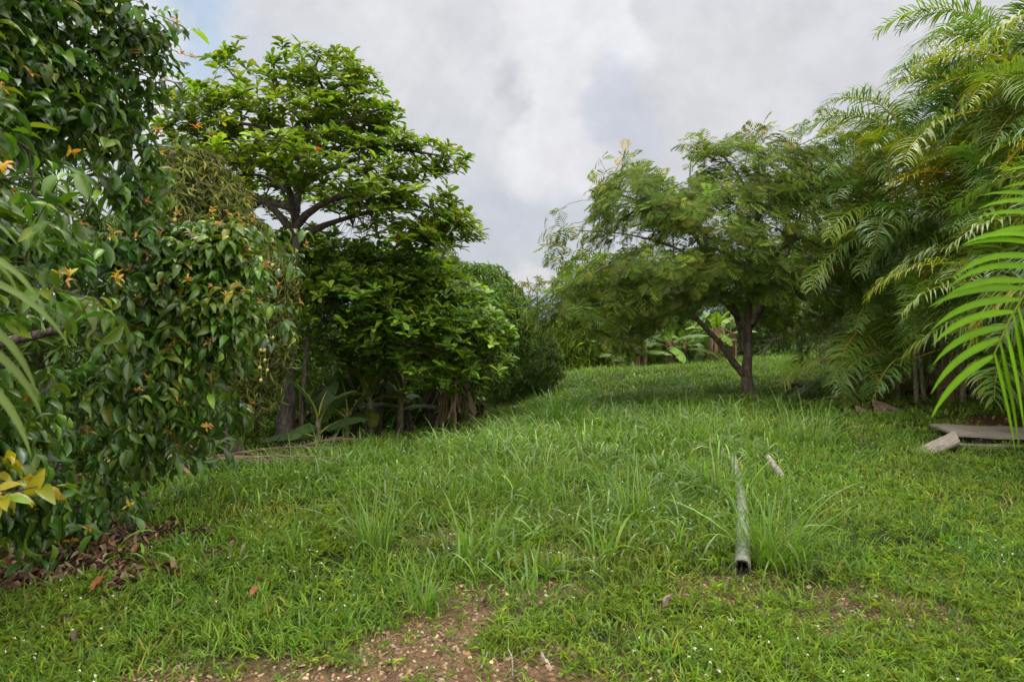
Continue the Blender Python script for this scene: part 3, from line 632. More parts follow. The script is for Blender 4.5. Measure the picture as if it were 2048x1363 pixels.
def almond_lower():
    rng = R_(33); Y0 = 12.2; by = 13.6; b = P(868, 850, by); bz = gz1(b[0], by)
    t = thing('almond_tree', (b[0], by, bz), 'lower tiered tree with dense leafy shelves reaching over the lawn edge', 'tree', 'tiered trees')
    J = lambda px, py, dy=0: P(px, py, Y0 + dy)
    trunk = limb([(b[0], by, bz - .1), P(862, 780, by), J(845, 700, 1), J(800, 600, .6), J(760, 540, .3), J(740, 500, 0)], .16, .03, .25, .03, rng)
    paths = [[J(800, 600, .6), J(700, 580, 0), J(600, 560, -.5)], [J(845, 690, 1), J(900, 640, .3), J(980, 640, -.2)], [J(845, 700, 1), J(760, 650, -.2), J(660, 640, -1.2)],
             [J(800, 600, .6), J(870, 560, 0), J(950, 570, 0)], [J(850, 720, 1), J(900, 690, 0), J(960, 690, -.5)], [J(760, 540, .3), J(660, 510, .2), J(570, 490, .2)]]
    limbs = [limb(p_, .07, .015, .25, .02, rng) for p_ in paths]
    wood_obj('trunk', t, [trunk], 'bark', rng)
    for L in limbs: wood_obj('limb', t, [L], 'bark', rng, 7)
    pads = [(590, 480, 80, .6, .9, .35), (650, 500, 110, .1, 1, .3), (740, 505, 110, .1, 1, .3), (820, 520, 90, .2, .9, .3, .25), (560, 530, 70, -.5, .7, .3), (680, 540, 110, -.3, 1, .3),
            (800, 550, 100, -.2, 1, .3), (890, 560, 80, 0, .9, .3, .25), (600, 580, 90, -.9, .8, .3), (720, 585, 110, -.8, 1, .3), (840, 590, 100, -.5, 1, .3), (935, 600, 65, -.1, .8, .3, .3),
            (650, 640, 80, -1.4, .6, .25), (580, 650, 50, -1.2, .5, .25), (790, 640, 100, -.8, .9, .35), (890, 640, 90, -.5, .9, .35, .3), (985, 640, 45, -.2, .6, .3, .3),
            (870, 690, 90, -.9, .7, .35), (960, 690, 60, -.4, .6, .4), (1000, 665, 28, -.2, .35, .3), (740, 680, 70, -.8, .7, .35), (840, 730, 50, -.8, .5, .3), (970, 735, 40, -.5, .5, .35), (700, 620, 60, 0, 1.2, .5), (820, 660, 90, .8, 1., .8), (930, 650, 80, .9, 1., .8), (700, 560, 140, 1.4, .8, .8), (700, 715, 75, .4, .8, .35), (625, 690, 55, .3, .7, .3), (800, 715, 70, .4, .8, .35), (890, 745, 45, -.3, .6, .35), (750, 660, 60, .9, .9, .6)]
    pts, d = pad_pts(pads, Y0, rng, 36, J(760, 0)[0])
    g = G(); almond_leafing(g, pts, d, rng, [(.06, .15, .022), (.085, .20, .027), (.12, .26, .033), (.055, .135, .035), (.17, .30, .04)], [.26, .27, .2, .15, .12], .20)
    g.build('crown', 'almond', t)
    gb = G(); grow(gb, [trunk] + limbs, pts[rng.uniform(size=len(pts)) < .7] - [0, 0, .05], rng, .006, .42, 4, .4, .03, .15, maxr=.04); gb.build('branches', 'bark', t)
almond_lower()

FE = None
def feather():
    """one bipinnate leaf: a curved midrib with pairs of narrow side leaflets"""
    V, Q = [], []; n = 6
    def rib(t): a = t * 1.0; return np.array([0, math.sin(a) / 1.0, -(1 - math.cos(a)) * .75])
    for i in range(n):
        t = .2 + .8 * i / (n - 1); o = rib(t); L = .44 * math.sin(math.pi * (.12 + .8 * (i / (n - 1)) ** .9)) + .06; wd = .058
        for s in (-1, 1):
            d = np.array([s * .86, .48, -.22]); d /= np.linalg.norm(d); e = np.array([0, 1., 0]) * wd; k = len(V)
            V += [o, o + d * L * .45 + e, o + d * L + [0, 0, -.05 * L], o + d * L * .45 - e]; Q.append((k, k + 1, k + 2, k + 3))
    k = len(V); V += [rib(0), rib(.5) + [.008, 0, 0], rib(1), rib(.5) - [.008, 0, 0]]; Q.append((k, k + 1, k + 2, k + 3))
    return np.array(V), np.array(Q)
FEA = feather()
def feathery_tree():
    rng = R_(41); Y0 = 16.0; b = P(1495, 797, Y0); bz = gz1(b[0], Y0)
    t = thing('feathery_tree', (b[0], Y0, bz), 'fine leaved tree with a low forked trunk standing alone on the lawn', 'tree')
    J = lambda px, py, dy=0: P(px, py, Y0 + dy)
    trunk = limb([(b[0], Y0, bz - .15), J(1495, 785), J(1493, 740), J(1496, 690), J(1497, 650), J(1500, 590), J(1508, 500), J(1515, 420), J(1530, 330)], .175, .035, .18, .03, rng)
    trunk[:3, 3] *= [1.35, 1.2, 1.08]
    trunk2 = limb([J(1490, 700, .1), J(1478, 640, .2), J(1455, 590, .1), J(1430, 540, 0), J(1390, 470, -.3), J(1350, 400, -.5)], .12, .03, .18, .03, rng)
    P_ = [([J(1489, 752), J(1460, 715, -.2), J(1430, 675, -.4), J(1400, 645, -.6), J(1358, 600, -.9)], .085, .05),
          ([J(1500, 650, 0), J(1530, 600, .3), J(1560, 540, .5), J(1590, 460, .6), J(1620, 380, .6), J(1650, 330, .6)], .10, .02),
          ([J(1455, 590, .1), J(1400, 560, -.5), J(1330, 540, -.9), J(1250, 520, -1.2), J(1160, 560, -1.)], .07, .015),
          ([J(1390, 470, -.3), J(1320, 430, -.4), J(1260, 395, -.2), J(1178, 380, 0)], .05, .02),
          ([J(1500, 600, 0), J(1545, 520, -.8), J(1590, 480, -1.5), J(1640, 470, -1.8)], .06, .015), ([J(1430, 540, 0), J(1400, 450, 1.), J(1380, 350, 1.6), J(1390, 290, 1.6)], .05, .012),
          ([J(1515, 420), J(1470, 340, -.3), J(1430, 300, -.5)], .045, .012), ([J(1430, 560, 0), J(1360, 500, 1.2), J(1260, 470, 1.6), J(1150, 460, 1.4)], .06, .012),
          ([J(1478, 640, .2), J(1440, 600, -1), J(1380, 580, -1.8), J(1300, 600, -2.)], .05, .012), ([J(1515, 440), J(1560, 370, 0), J(1600, 290, .2)], .05, .012), ([J(1358, 600, -.9), J(1280, 590, -1.2), J(1180, 610, -1.2)], .03, .01)]
    limbs = [limb(p_, a, c, .2, .03, rng) for p_, a, c in P_]
    wood_obj('trunk', t, [trunk], 'bark2', rng, 14, .07)
    for L in [trunk2] + limbs: wood_obj('limb', t, [L], 'bark2', rng, 8, .06)
    poly = [(1112, 470), (1125, 445), (1185, 430), (1178, 385), (1215, 350), (1250, 330), (1300, 355), (1345, 372), (1400, 350), (1385, 285), (1450, 290), (1530, 262), (1600, 258), (1680, 270), (1730, 330), (1710, 450),
            (1700, 560), (1660, 630), (1590, 665), (1540, 640), (1500, 630), (1440, 600), (1400, 600), (1340, 640), (1270, 680), (1230, 670), (1200, 600), (1170, 640), (1130, 650), (1060, 640), (1040, 615), (1100, 590), (1130, 540), (1110, 500)]
    hang, hod = poly_pts([(1040, 640), (1100, 555), (1250, 550), (1320, 640), (1265, 705), (1200, 695), (1150, 650)], 85, Y0 - .5, rng, 1.4, 0, 0, 1.2, .7, .5)
    pts, od = poly_pts(poly, 1900, Y0, rng, 2.6, 0, 0, 1.6, .64, .5)
    cl = fbm(pts[:, 0] * 1.1 + pts[:, 1] * .5, pts[:, 2] * 1.6, 13, 3); pts = np.r_[pts[cl > .43], hang]; od = np.r_[od[cl > .43], hod]
    g = G(); pal = [(.085, .14, .03), (.11, .175, .035), (.14, .205, .04), (.085, .135, .05), (.22, .21, .045)]
    dd = od * [.6, .6, .3] + [0, 0, .6]
    whorl(g, FEA, pts, dd, rng, 8, .33, 1.0, (-16, 40), pal, [.3, .31, .22, .15, .02], .1, .12, .2, .2)
    # a few airy sprays that break the outline
    out = np.array([J(*q) for q in [(1100, 462, 0), (1110, 490, 0), (1130, 440, 0), (1225, 335, 0), (1243, 325, 0), (1370, 285, 0), (1390, 290, 0), (1430, 285, 0), (1500, 262, .3), (1540, 255, .3), (1590, 250, .5), (1640, 262, 0), (1120, 520, 0), (1205, 365, 0), (1290, 345, 0), (1330, 362, 0), (1470, 275, 0)]])
    out = np.repeat(out, 3, 0) + rng.normal(0, .12, (len(out) * 3, 3)); whorl(g, FEA, out, np.array([-.3, 0, .5]) + rng.normal(0, .3, out.shape), rng, 6, .36, 1., (-20, 50), pal, None, .1, .3, .2, .25)
    g.build('crown', 'fine', t)
    gb = G(); grow(gb, [trunk[len(trunk) // 3:], trunk2[3:]] + limbs, np.r_[pts, out][rng.uniform(size=len(pts) + len(out)) < .8], rng, .005, .43, 4, .45, .05, .1, maxr=.05); gb.build('branches', 'bark2', t)
feathery_tree()

def dense_tree(name, label, cat, poly, y0, R, n, pal, p=None, T=SIM, L=.2, W=.14, nl=9, trunk=None, group=None, seed=0, bark='bark', m='matte', el=(-25, 50), grav=.35, front=.7, slope=0, k=1., sprig=0, bush=False):
    rng = R_(100 + seed); poly = np.array(poly, float); c = poly.mean(0)
    tx = trunk if trunk else c[0]; b = P(tx, 0, y0); bz = gz1(b[0], y0)
    t = thing(name, (b[0], y0, bz), label, cat, group)
    pts, od = poly_pts(poly, n, y0, rng, R, slope, c[0], k, front, .45)
    cl = fbm(pts[:, 0] * 1.3 + 3 * pts[:, 1], pts[:, 2] * 1.5, seed + 5, 2); q = cl > .3; pts, od = pts[q], od[q]
    pts[:, 2] = np.maximum(pts[:, 2], gz(pts[:, 0], pts[:, 1]) + .05)
    top = pts[:, 2].max(); tr = limb([(b[0], y0, bz - .15), (b[0], y0, bz + (top - bz) * .35), (c[0] * 0 + pts[:, 0].mean(), y0, bz + (top - bz) * .7), (pts[:, 0].mean(), y0, bz + (top - bz) * .88)], .035 * (top - bz), .02, .3, .02, rng)
    g = G(); whorl(g, T, pts, od * [1, 1, .5] + [0, 0, .4] + rng.normal(0, .25, pts.shape), rng, nl, L, W, el, pal, p, .12, grav)
    g.build('crown', m, t); wood_obj('trunk', t, [tr], bark, rng, 7)
    gb = G(); grow(gb, [tr], pts[rng.uniform(size=len(pts)) < min(1, 500 / len(pts))], rng, .006, .42, 3, .8, .04, .1, maxr=.1); gb.build('branches', bark, t)
    return t, pts
# narrow leaved fruit tree behind the big leaved one
MG = [(.08, .115, .045), (.10, .145, .05), (.065, .10, .045), (.14, .16, .06)]
ft, fp = dense_tree('mango_tree', 'olive green narrow leaved fruit tree behind the large glossy tree', 'tree', [(300, 320), (350, 290), (430, 300), (490, 370), (540, 470), (590, 520), (600, 600), (590, 700), (565, 770), (520, 850), (440, 740), (430, 600), (330, 500)],
           8.6, .9, 1500, MG, None, SIM, .17, .17, 10, 470, None, 1, 'bark', 'matte', (-40, 45), .5)
rng = R_(77); s_ = [(335, 385), (352, 428), (378, 452), (333, 470), (350, 440), (535, 528), (545, 530), (558, 542), (522, 700), (530, 720), (520, 735), (535, 740), (528, 700), (522, 760), (540, 690), (546, 675)]
for i, (px, py) in enumerate(s_):
    g = G(); c = P(px, py, 7.75 + .2 * rng.uniform()); r = .022 * rng.uniform(.8, 1.15); a = np.linspace(-1, 1, 7)
    tube(g, np.c_[np.full(7, c[0]), np.full(7, c[1]), c[2] + a * r * 1.15], r * np.sqrt(np.clip(1 - a * a, .01, 1)), 8); tube(g, [c + [0, 0, r], c + [.01, 0, r + .12]], [.002, .002], 3)
    g.build('fruit', 'fruit', ft)

DG = [(.06, .12, .05), (.08, .15, .06), (.10, .175, .075), (.06, .13, .042)]
dense_tree('dome_tree', 'distant blue green dome shaped tree rising above the lower tiers', 'tree', [(820, 540), (880, 520), (935, 522), (960, 530), (990, 520), (1020, 548), (1045, 580), (1072, 610), (1088, 640), (1100, 690), (1000, 760), (850, 760), (800, 620)], 26, 2.2, 2100, DG, None, SIM, .30, .16, 10, 960, 'dense evergreen trees on the left', 2, grav=.5)
dense_tree('evergreen_tree', 'dark dense tree with leaves down to the grass at the far lawn edge', 'tree', [(915, 690), (970, 635), (1035, 612), (1092, 632), (1122, 685), (1134, 745), (1090, 775), (1030, 790), (980, 805), (935, 815), (915, 760)], 20.5, 1.5, 1500, [(.065, .13, .06), (.09, .165, .08), (.11, .19, .095), (.06, .12, .045)], None, SIM, .24, .15, 10, 1020, 'dense evergreen trees on the left', 3, grav=.8, el=(-40, 30))
dense_tree('round_topped_tree', 'yellowish green tree top peeping over the lower tiered tree', 'tree', [(790, 560), (815, 505), (850, 490), (900, 492), (925, 520), (930, 600), (800, 640)], 22, 1.6, 600, [(.06, .12, .03), (.09, .16, .035), (.05, .10, .03)], None, SIM, .24, .2, 9, 860, None, 4)
dense_tree('dark_tree', 'dark small leaved tree deep behind the tiered trees', 'tree', [(400, 520), (560, 470), (700, 500), (790, 540), (800, 700), (740, 790), (500, 780), (400, 700)], 18, 2.0, 1300, [(.03, .07, .02), (.045, .10, .025), (.07, .13, .03)], None, SIM, .26, .22, 9, 620, None, 5)
dense_tree('shade_tree', 'green tree far behind the large glossy tree at the left edge', 'tree', [(-500, 100), (0, 60), (200, 200), (260, 500), (260, 850), (-500, 900)], 10.5, 1.6, 2000, [(.04, .09, .02), (.06, .12, .03)], None, SIM, .28, .24, 9, 60, None, 61)
dense_tree('shade_tree', 'mid green tree glimpsed through the trunks on the left', 'tree', [(150, 480), (330, 380), (430, 420), (470, 560), (500, 800), (430, 860), (200, 850)], 15, 1.8, 1000, [(.04, .09, .02), (.06, .12, .03), (.09, .15, .035)], None, SIM, .24, .22, 9, 340, None, 6)
dense_tree('slender_tree', 'thin airy tree on the skyline in the central gap', 'tree', [(1030, 600), (1045, 560), (1080, 552), (1110, 548), (1125, 570), (1120, 620), (1060, 625)], 44, 1.2, 60, [(.10, .14, .04), (.14, .18, .05)], None, SIM, .45, .2, 7, 1082, None, 7, 'bark3')
dense_tree('bamboo_thicket', 'bright yellow green bamboo like thicket at the end of the lawn', 'tree', [(1100, 640), (1150, 625), (1200, 620), (1225, 650), (1250, 720), (1250, 748), (1200, 752), (1135, 762), (1115, 700)], 30, 1.4, 800, [(.12, .22, .035), (.16, .27, .04), (.08, .16, .03)], None, SIM, .42, .13, 8, 1180, None, 8, grav=.6)
dense_tree('light_tree', 'light green tree rising behind the left arm of the fine leaved tree', 'tree', [(1100, 560), (1125, 520), (1160, 500), (1240, 505), (1280, 560), (1280, 640), (1200, 680), (1110, 660)], 38, 2.2, 700, [(.08, .15, .035), (.11, .19, .04), (.06, .12, .03)], None, SIM, .4, .2, 8, 1190, None, 9)
for i, (lab, poly, y0, pal) in enumerate((
    ('darker tree behind the banana plants and the low limb', [(1200, 640), (1250, 560), (1350, 520), (1430, 560), (1440, 650), (1420, 725), (1250, 735)], 35, [(.04, .085, .03), (.06, .115, .04), (.08, .13, .05)]),
    ('dark bushy tree right behind the fine leaved trunk', [(1420, 620), (1480, 560), (1560, 560), (1600, 620), (1605, 690), (1560, 715), (1420, 725)], 36, [(.035, .075, .028), (.05, .10, .032)]),
    ('tall green tree beyond the lawn, right of the forked trunk', [(1480, 520), (1530, 470), (1640, 470), (1720, 520), (1730, 640), (1650, 700), (1560, 680), (1480, 620)], 40, [(.08, .15, .035), (.11, .18, .04), (.06, .12, .03)]),
    ('bluish shrub beside the leftmost banana plant', [(1215, 690), (1240, 670), (1265, 665), (1285, 700), (1270, 735), (1225, 740)], 31, [(.06, .11, .065), (.08, .13, .08)]))):
    dense_tree(['backdrop_tree', 'backdrop_tree', 'backdrop_tree', 'shrub'][i], lab, ['tree', 'tree', 'tree', 'shrub'][i], poly, y0, [2.5, 2.3, 2.6, .6][i], [1100, 900, 1000, 200][i], pal, None, SIM, .38, .22, 9, None, 'trees beyond the lawn' if i < 3 else None, 10 + i)

dense_tree('airy_tree', 'light green tree filling in between the fine leaved crown and the palms', 'tree', [(1590, 330), (1640, 280), (1700, 262), (1750, 330), (1760, 640), (1640, 690), (1580, 640), (1570, 450)], 24, 2.0, 1000, [(.075, .13, .03), (.10, .165, .035), (.06, .11, .03)], None, SIM, .26, .2, 9, 1660, None, 15)
dense_tree('gap_tree', 'fresh green tree closing the far end of the lawn behind the banana plants', 'tree', [(1130, 600), (1200, 570), (1330, 590), (1420, 640), (1420, 720), (1250, 735), (1140, 740)], 33, 1.8, 1200, [(.08, .16, .035), (.11, .20, .04), (.06, .13, .03)], None, SIM, .32, .2, 9, 1290, None, 16)
dense_tree('leafy_tree', 'mid green tree closing the tree line between the lower tiered tree and the dark evergreen', 'tree', [(870, 560), (935, 520), (985, 530), (1035, 580), (1062, 650), (1060, 720), (1020, 780), (960, 815), (900, 800), (870, 700)], 17, 1.4, 1300, [(.05, .115, .03), (.07, .15, .035), (.095, .185, .045)], None, SIM, .22, .26, 9, 960, None, 17, grav=.5)
dense_tree('bushy_tree', 'low dark bushy tree filling the shade behind the slim trunks', 'tree', [(600, 700), (700, 660), (840, 680), (900, 740), (880, 850), (760, 860), (740, 800), (700, 870), (600, 870)], 15.5, 1.0, 800, [(.03, .075, .02), (.045, .10, .028), (.065, .13, .03)], None, SIM, .24, .26, 9, 660, None, 18, grav=.5)
# slim dark trunks and saplings inside the shade on the left
def sapling(px, pytop, y, r, lean, lab, seed, leaves=30, top=None):
    rng = R_(300 + seed); bx = (px - 1024) / F_ * y; bz = gz1(bx, y); tz = CAMH - (pytop - HZ) / F_ * y
    t = thing('sapling', (bx, y, bz), lab, 'sapling', 'slim trunks in the left shade')
    L = limb([(bx, y, bz - .1), (bx + lean * .3, y, bz + (tz - bz) * .4), (bx + lean, y + .1, tz)], r, r * .55, .2, .03, rng); wood_obj('trunk', t, [L], 'bark', rng, 7)
    pts = L[-1, :3] + rng.normal(0, .3, (leaves, 3)) * [1, 1, .7] + [0, 0, .1]; g = G(); whorl(g, NAR, pts, unit(rng, leaves) + [0, 0, .5], rng, 7, .2, .12, (-20, 50), [(.03, .07, .018), (.05, .1, .025)], None, .05, .4)
    g.build('crown', 'matte', t); gb = G(); grow(gb, [L], pts, rng, .004, .4, 3, .3, 0, .6); gb.build('branches', 'bark', t)
for i, a in enumerate([(602, 620, 10.9, .045, .1, 'slim trunk close to the right of the thick tiered tree trunk'), (462, 700, 9.6, .05, -.5, 'forked young tree left of the thick tiered tree trunk'), (446, 720, 10.4, .03, .2, 'thinnest sapling standing left of the forked young tree'),
                       (712, 660, 13.0, .05, -.2, 'dark slim trunk just left of the bright gap in the shade'), (757, 680, 13.4, .055, .25, 'dark slim trunk just right of the bright gap in the shade'), (822, 700, 13.8, .09, -.4, 'leaning dark trunk left of the lower tiered tree trunk'),
                       (898, 700, 14.4, .07, .2, 'dark trunk beside the hanging dead leaves')]): sapling(*a, i)

# ================================================================== PALMS
def frond_geo(g, path, up, rng, n=46, L=.52, W=.030, vee=.5, droop=.9, fwd=.9, colr=(.10, .19, .03), rach=(.28, .27, .06), r0=.014, t0=.16, seg=4, tipcol=None, twistj=.12, Lshape=None, fold=0.0):
    """a feather palm leaf: arching midrib with paired strap leaflets that hang at their tips"""
    path = np.asarray(path, float); s = np.r_[0, np.cumsum(np.linalg.norm(np.diff(path, axis=0), axis=1))]; s /= s[-1]
    f = lambda t: np.stack([np.interp(t, s, path[:, k]) for k in range(3)], -1)
    tt = np.linspace(0, 1, 16); tube(g, f(tt), np.linspace(r0, .002, 16), 5, rach)
    for sd in (-1, 1):
        t = np.linspace(t0, .995, n) + rng.normal(0, .004, n); t = np.clip(t, t0, .999); gap_ = rng.uniform(size=n) < .05; o = f(t); tg = nrm(f(np.minimum(t + .01, 1)) - f(t - .01))
        upv = nrm(up - tg * (up * tg).sum(-1, keepdims=True)); side = nrm(np.cross(tg, upv)) * sd
        u = (t - t0) / (1 - t0); ll = L * (np.interp(u, [0, .12, .35, .75, 1], [.55, .85, 1, .72, .32]) if Lshape is None else Lshape(u)) * rng.uniform(.9, 1.06, n) * np.where(gap_, .35, 1)
        fw = fwd * (.55 + .9 * u); d = side + tg * fw[:, None] + upv * vee + rng.normal(0, twistj, (n, 3)); d = nrm(d)
        c = np.asarray(colr) * np.exp(rng.normal(0, .10, (n, 1))); dr = droop * rng.uniform(.7, 1.3, n)
        p = o.copy(); rows = []; cs = []
        for k in range(seg + 1):
            q = k / seg; w_ = W * (np.interp(q, [0, .25, .7, 1], [.45, 1, .75, .04])) * (.6 + .5 * ll / L)
            x = nrm(np.cross(d, upv + side * .35)); rows += [p - x * w_[:, None] * .5, p + x * w_[:, None] * .5] if not fold else [p - x * w_[:, None] * .5, p - nrm(np.cross(x, d)) * w_[:, None] * fold, p + x * w_[:, None] * .5]
            cc = c * 1.0
            if tipcol is not None: cc = c * (1 - max(0, q - .5) * 1.6) + np.asarray(tipcol) * max(0, q - .5) * 1.6
            cs += [cc, cc] if not fold else [cc * .92, cc * [1.3, 1.25, 1.5], cc * .98]
            if k < seg: p = p + d * (ll / seg)[:, None]; d = d.copy(); d[:, 2] -= dr / seg * (.4 + q * 1.6); d = nrm(d)
        V = np.stack(rows, 1); C = np.stack(cs, 1); m_ = 3 if fold else 2; F = np.array([(m_ * k + j, m_ * k + j + 1, m_ * k + m_ + j + 1, m_ * k + m_ + j) for k in range(seg) for j in range(m_ - 1)])
        g.add(V.reshape(-1, 3), (F[None] + (np.arange(n) * (m_ * (seg + 1)))[:, None, None]).reshape(-1, 4), C.reshape(-1, 3))
def arch(L, el, bend, n=14, side=0.0):
    t = np.linspace(0, 1, n); th = math.radians(el) - bend * t ** 1.3; ds = L / (n - 1)
    x = np.r_[0, np.cumsum(np.cos(th[:-1]) * ds)]; z = np.r_[0, np.cumsum(np.sin(th[:-1]) * ds)]; return np.c_[x, side * t * t, z]
FR = []
def make_fronds():
    rng = R_(51)
    for el, bend, L, dr in ((72, 2.1, 2.4, .9), (62, 2.2, 2.4, 1.0), (62, 2.3, 2.2, 1.2), (45, 1.8, 2.3, 1.1), (45, 2.2, 2.1, 1.3), (25, 1.7, 2.1, 1.3), (5, 1.4, 1.9, 1.4), (70, 1.2, 1.9, .7)):
        for v in range(2):
            g = G(); frond_geo(g, arch(L, el, bend, side=rng.normal(0, .25)), np.array([-.3, 0, 1.]), rng, int(rng.integers(50, 58)), .62, .026, .34 - .14 * v, dr * 1.45, .5,
                               (.09, .18, .036) if v else (.065, .145, .04), (.30, .26, .06), tipcol=(.16, .17, .07) if v else None, twistj=.17)
            FR.append((el, g.mesh('frond', 'frond')))
make_fronds()
def palm_clump(base, lab, stems, seed, hmax, nf=6, yellow=.22, reach=1.0, dead=2, face=None, spread=1.25, low=0.0):
    rng = R_(400 + seed); bx, by = base; bz = gz1(bx, by)
    t = thing('feather_palm', (bx, by, bz), lab, 'palm', 'clumping palms on the right'); cnt = 0
    for i in range(stems):
        q_ = i / (stems - 1); a = i * 2.4 + rng.uniform(-.4, .4) if q_ < .35 else face + rng.normal(0, 1.0); rr = spread * (.15 + 1.0 * q_); h = max(low, hmax * (1 - q_) ** .85 * rng.uniform(.85, 1.05) + .22)
        sx, sy = rr * math.cos(a), rr * math.sin(a); lx, ly = math.cos(a) * h * rng.uniform(.03, .16), math.sin(a) * h * rng.uniform(.03, .16)
        L = limb([(bx + sx, by + sy, bz - .1), (bx + sx + lx * .35, by + sy + ly * .35, bz + h * .5), (bx + sx + lx, by + sy + ly, bz + h)], .045, .032, .3)
        wood_obj('stem', t, [L], 'stem', rng, 8, .02); top = L[-1, :3]
        for k in range(nf):
            if cnt >= 96: break
            q = k / max(1, nf - 1); want = 74 - 84 * q + 12 * q_; cand = sorted(range(len(FR)), key=lambda j: abs(FR[j][0] - want) + rng.uniform(0, 16))[0]
            az = k * 2.4 + rng.uniform(-.6, .6) + a
            if face is not None and rng.uniform() < .6: az = face + rng.normal(0, .7)
            o = bpy.data.objects.new('frond', FR[cand][1]); COL.objects.link(o); o.parent = t
            o.location = (top[0] - bx, top[1] - by, top[2] - bz - .12 * q); s = rng.uniform(.82, 1.1) * reach; o.scale = (s, s, s)
            o.rotation_euler = (rng.normal(0, .10), rng.normal(0, .08), az)
            v = rng.uniform(); o.color = (2.2, 1.4, .75, 1) if v < yellow * .16 else ((1.55, 1.35, .8, 1) if v < yellow * .8 else ((1.1, 1.1, 1.25, 1) if v < .7 else (.75, .8, .95, 1))); cnt += 1
    for k in range(dead):
        g = G(); a = rng.uniform(2.2, 4.2); L = arch(1.5, -35, .9); ca, sa = math.cos(a), math.sin(a); h = rng.uniform(.9, 2.0)
        Lw = np.c_[bx + L[:, 0] * ca, by + L[:, 0] * sa, bz + h + L[:, 2]]; frond_geo(g, Lw, np.array([0, 0, 1.]), rng, 34, .38, .02, .1, 2.2, .6, (.17, .12, .07), (.2, .13, .07))
        tag(g.build('dead_frond', 'dry', t), 'withered brown frond hanging from the palm')
    return t
palm_clump((9.7, 11.8), 'clumping palm tallest of the front row, reaching the top of the view', 12, 11, 6.7, 8, .25, 1.1, 0, 3.5)
palm_clump((11.4, 14.4), 'clumping palm rising behind the tallest front one, against the sky', 12, 12, 6.2, 8, .2, 1.1, 0, 3.5)
palm_clump((7.5, 6.9), 'nearest clumping palm by the right edge, its fronds hanging over the grey boards', 12, 1, 3.9, 8, .42, .95, 2, 3.3, .9, 2.1)
palm_clump((8.5, 10.0), 'second clumping palm from the viewer, broad and yellow tinged, behind the grey boards', 12, 2, 5.0, 8, .34, 1.05, 3, 3.5, 1.0, 1.5)
palm_clump((8.7, 13.0), 'clumping palm whose fronds arch out over the fine leaved tree', 12, 3, 5.9, 8, .2, 1.1, 2, 3.6)
palm_clump((9.9, 17.2), 'clumping palm behind the arching one, beside the fine leaved crown', 12, 4, 4.8, 8, .22, 1.1, 2, 3.5, 1.1)
palm_clump((13.2, 22.5), 'distant clumping palm past the shaded bare earth', 12, 5, 4.4, 8, .25, 1.1, 2, 3.5, 1.1)
palm_clump((15.8, 29.0), 'farthest clumping palm beside the pale low bench', 12, 6, 4.0, 8, .3, 1.1, 1, 3.5, 1.1)
palm_clump((11.9, 11.2), 'clumping palm deep behind the front row at the right edge', 12, 7, 4.6, 8, .3, 1.1, 0, 3.3)
palm_clump((13.0, 16.0), 'tall clumping palm in the second row behind the front palms', 12, 8, 5.6, 8, .2, 1.1, 0, 3.4)

def near_palm(base, paths, lab, seed, W, L, n, droop, vee, colr, up, fwd=.9):
    rng = R_(seed); bz = gz1(*base); t = thing('feather_palm', (base[0], base[1], bz), lab, 'palm', None)
    top = np.array([base[0], base[1], bz + 1.9]); wood_obj('stem', t, [limb([(base[0], base[1], bz - .1), tuple(top - [0, 0, .9]), tuple(top)], .06, .05, .3)], 'stem', rng, 10, .02)
    for p_ in paths:
        g = G(); q = smooth_path(np.c_[np.vstack([top[None], p_]), np.full(len(p_) + 1, .01)], .1)[:, :3]
        frond_geo(g, q, np.array(up, float), rng, n, L, W, vee, droop, fwd, colr, (.20, .24, .05), .012, .30, 8, twistj=.04, Lshape=lambda u: np.interp(u, [0, .3, .8, 1], [.8, 1, .95, .8]), fold=.16); g.build('frond', 'near_frond', t)
near_palm((3.3, 2.6), [np.array([P(2400, 260, 2.65), P(2270, 350, 2.5), P(2150, 460, 2.38), P(2060, 570, 2.28), P(2005, 665, 2.22), P(1985, 715, 2.2)])], 'bright green palm frond close to the viewer, reaching in from the right edge', 61, .025, .44, 30, .75, .05, (.11, .245, .012), (.5, -.8, .5), .75)
near_palm((-2.6, 1.2), [np.array([P(-560, 450, 1.6), P(-370, 430, 1.52), P(-235, 500, 1.47), P(-155, 620, 1.44), P(-130, 700, 1.42)])], 'grey green palm frond very close by the left edge, drooping leaflets', 62, .022, .42, 18, 1.6, .3, (.12, .18, .08), (.4, -.8, .6), .8)

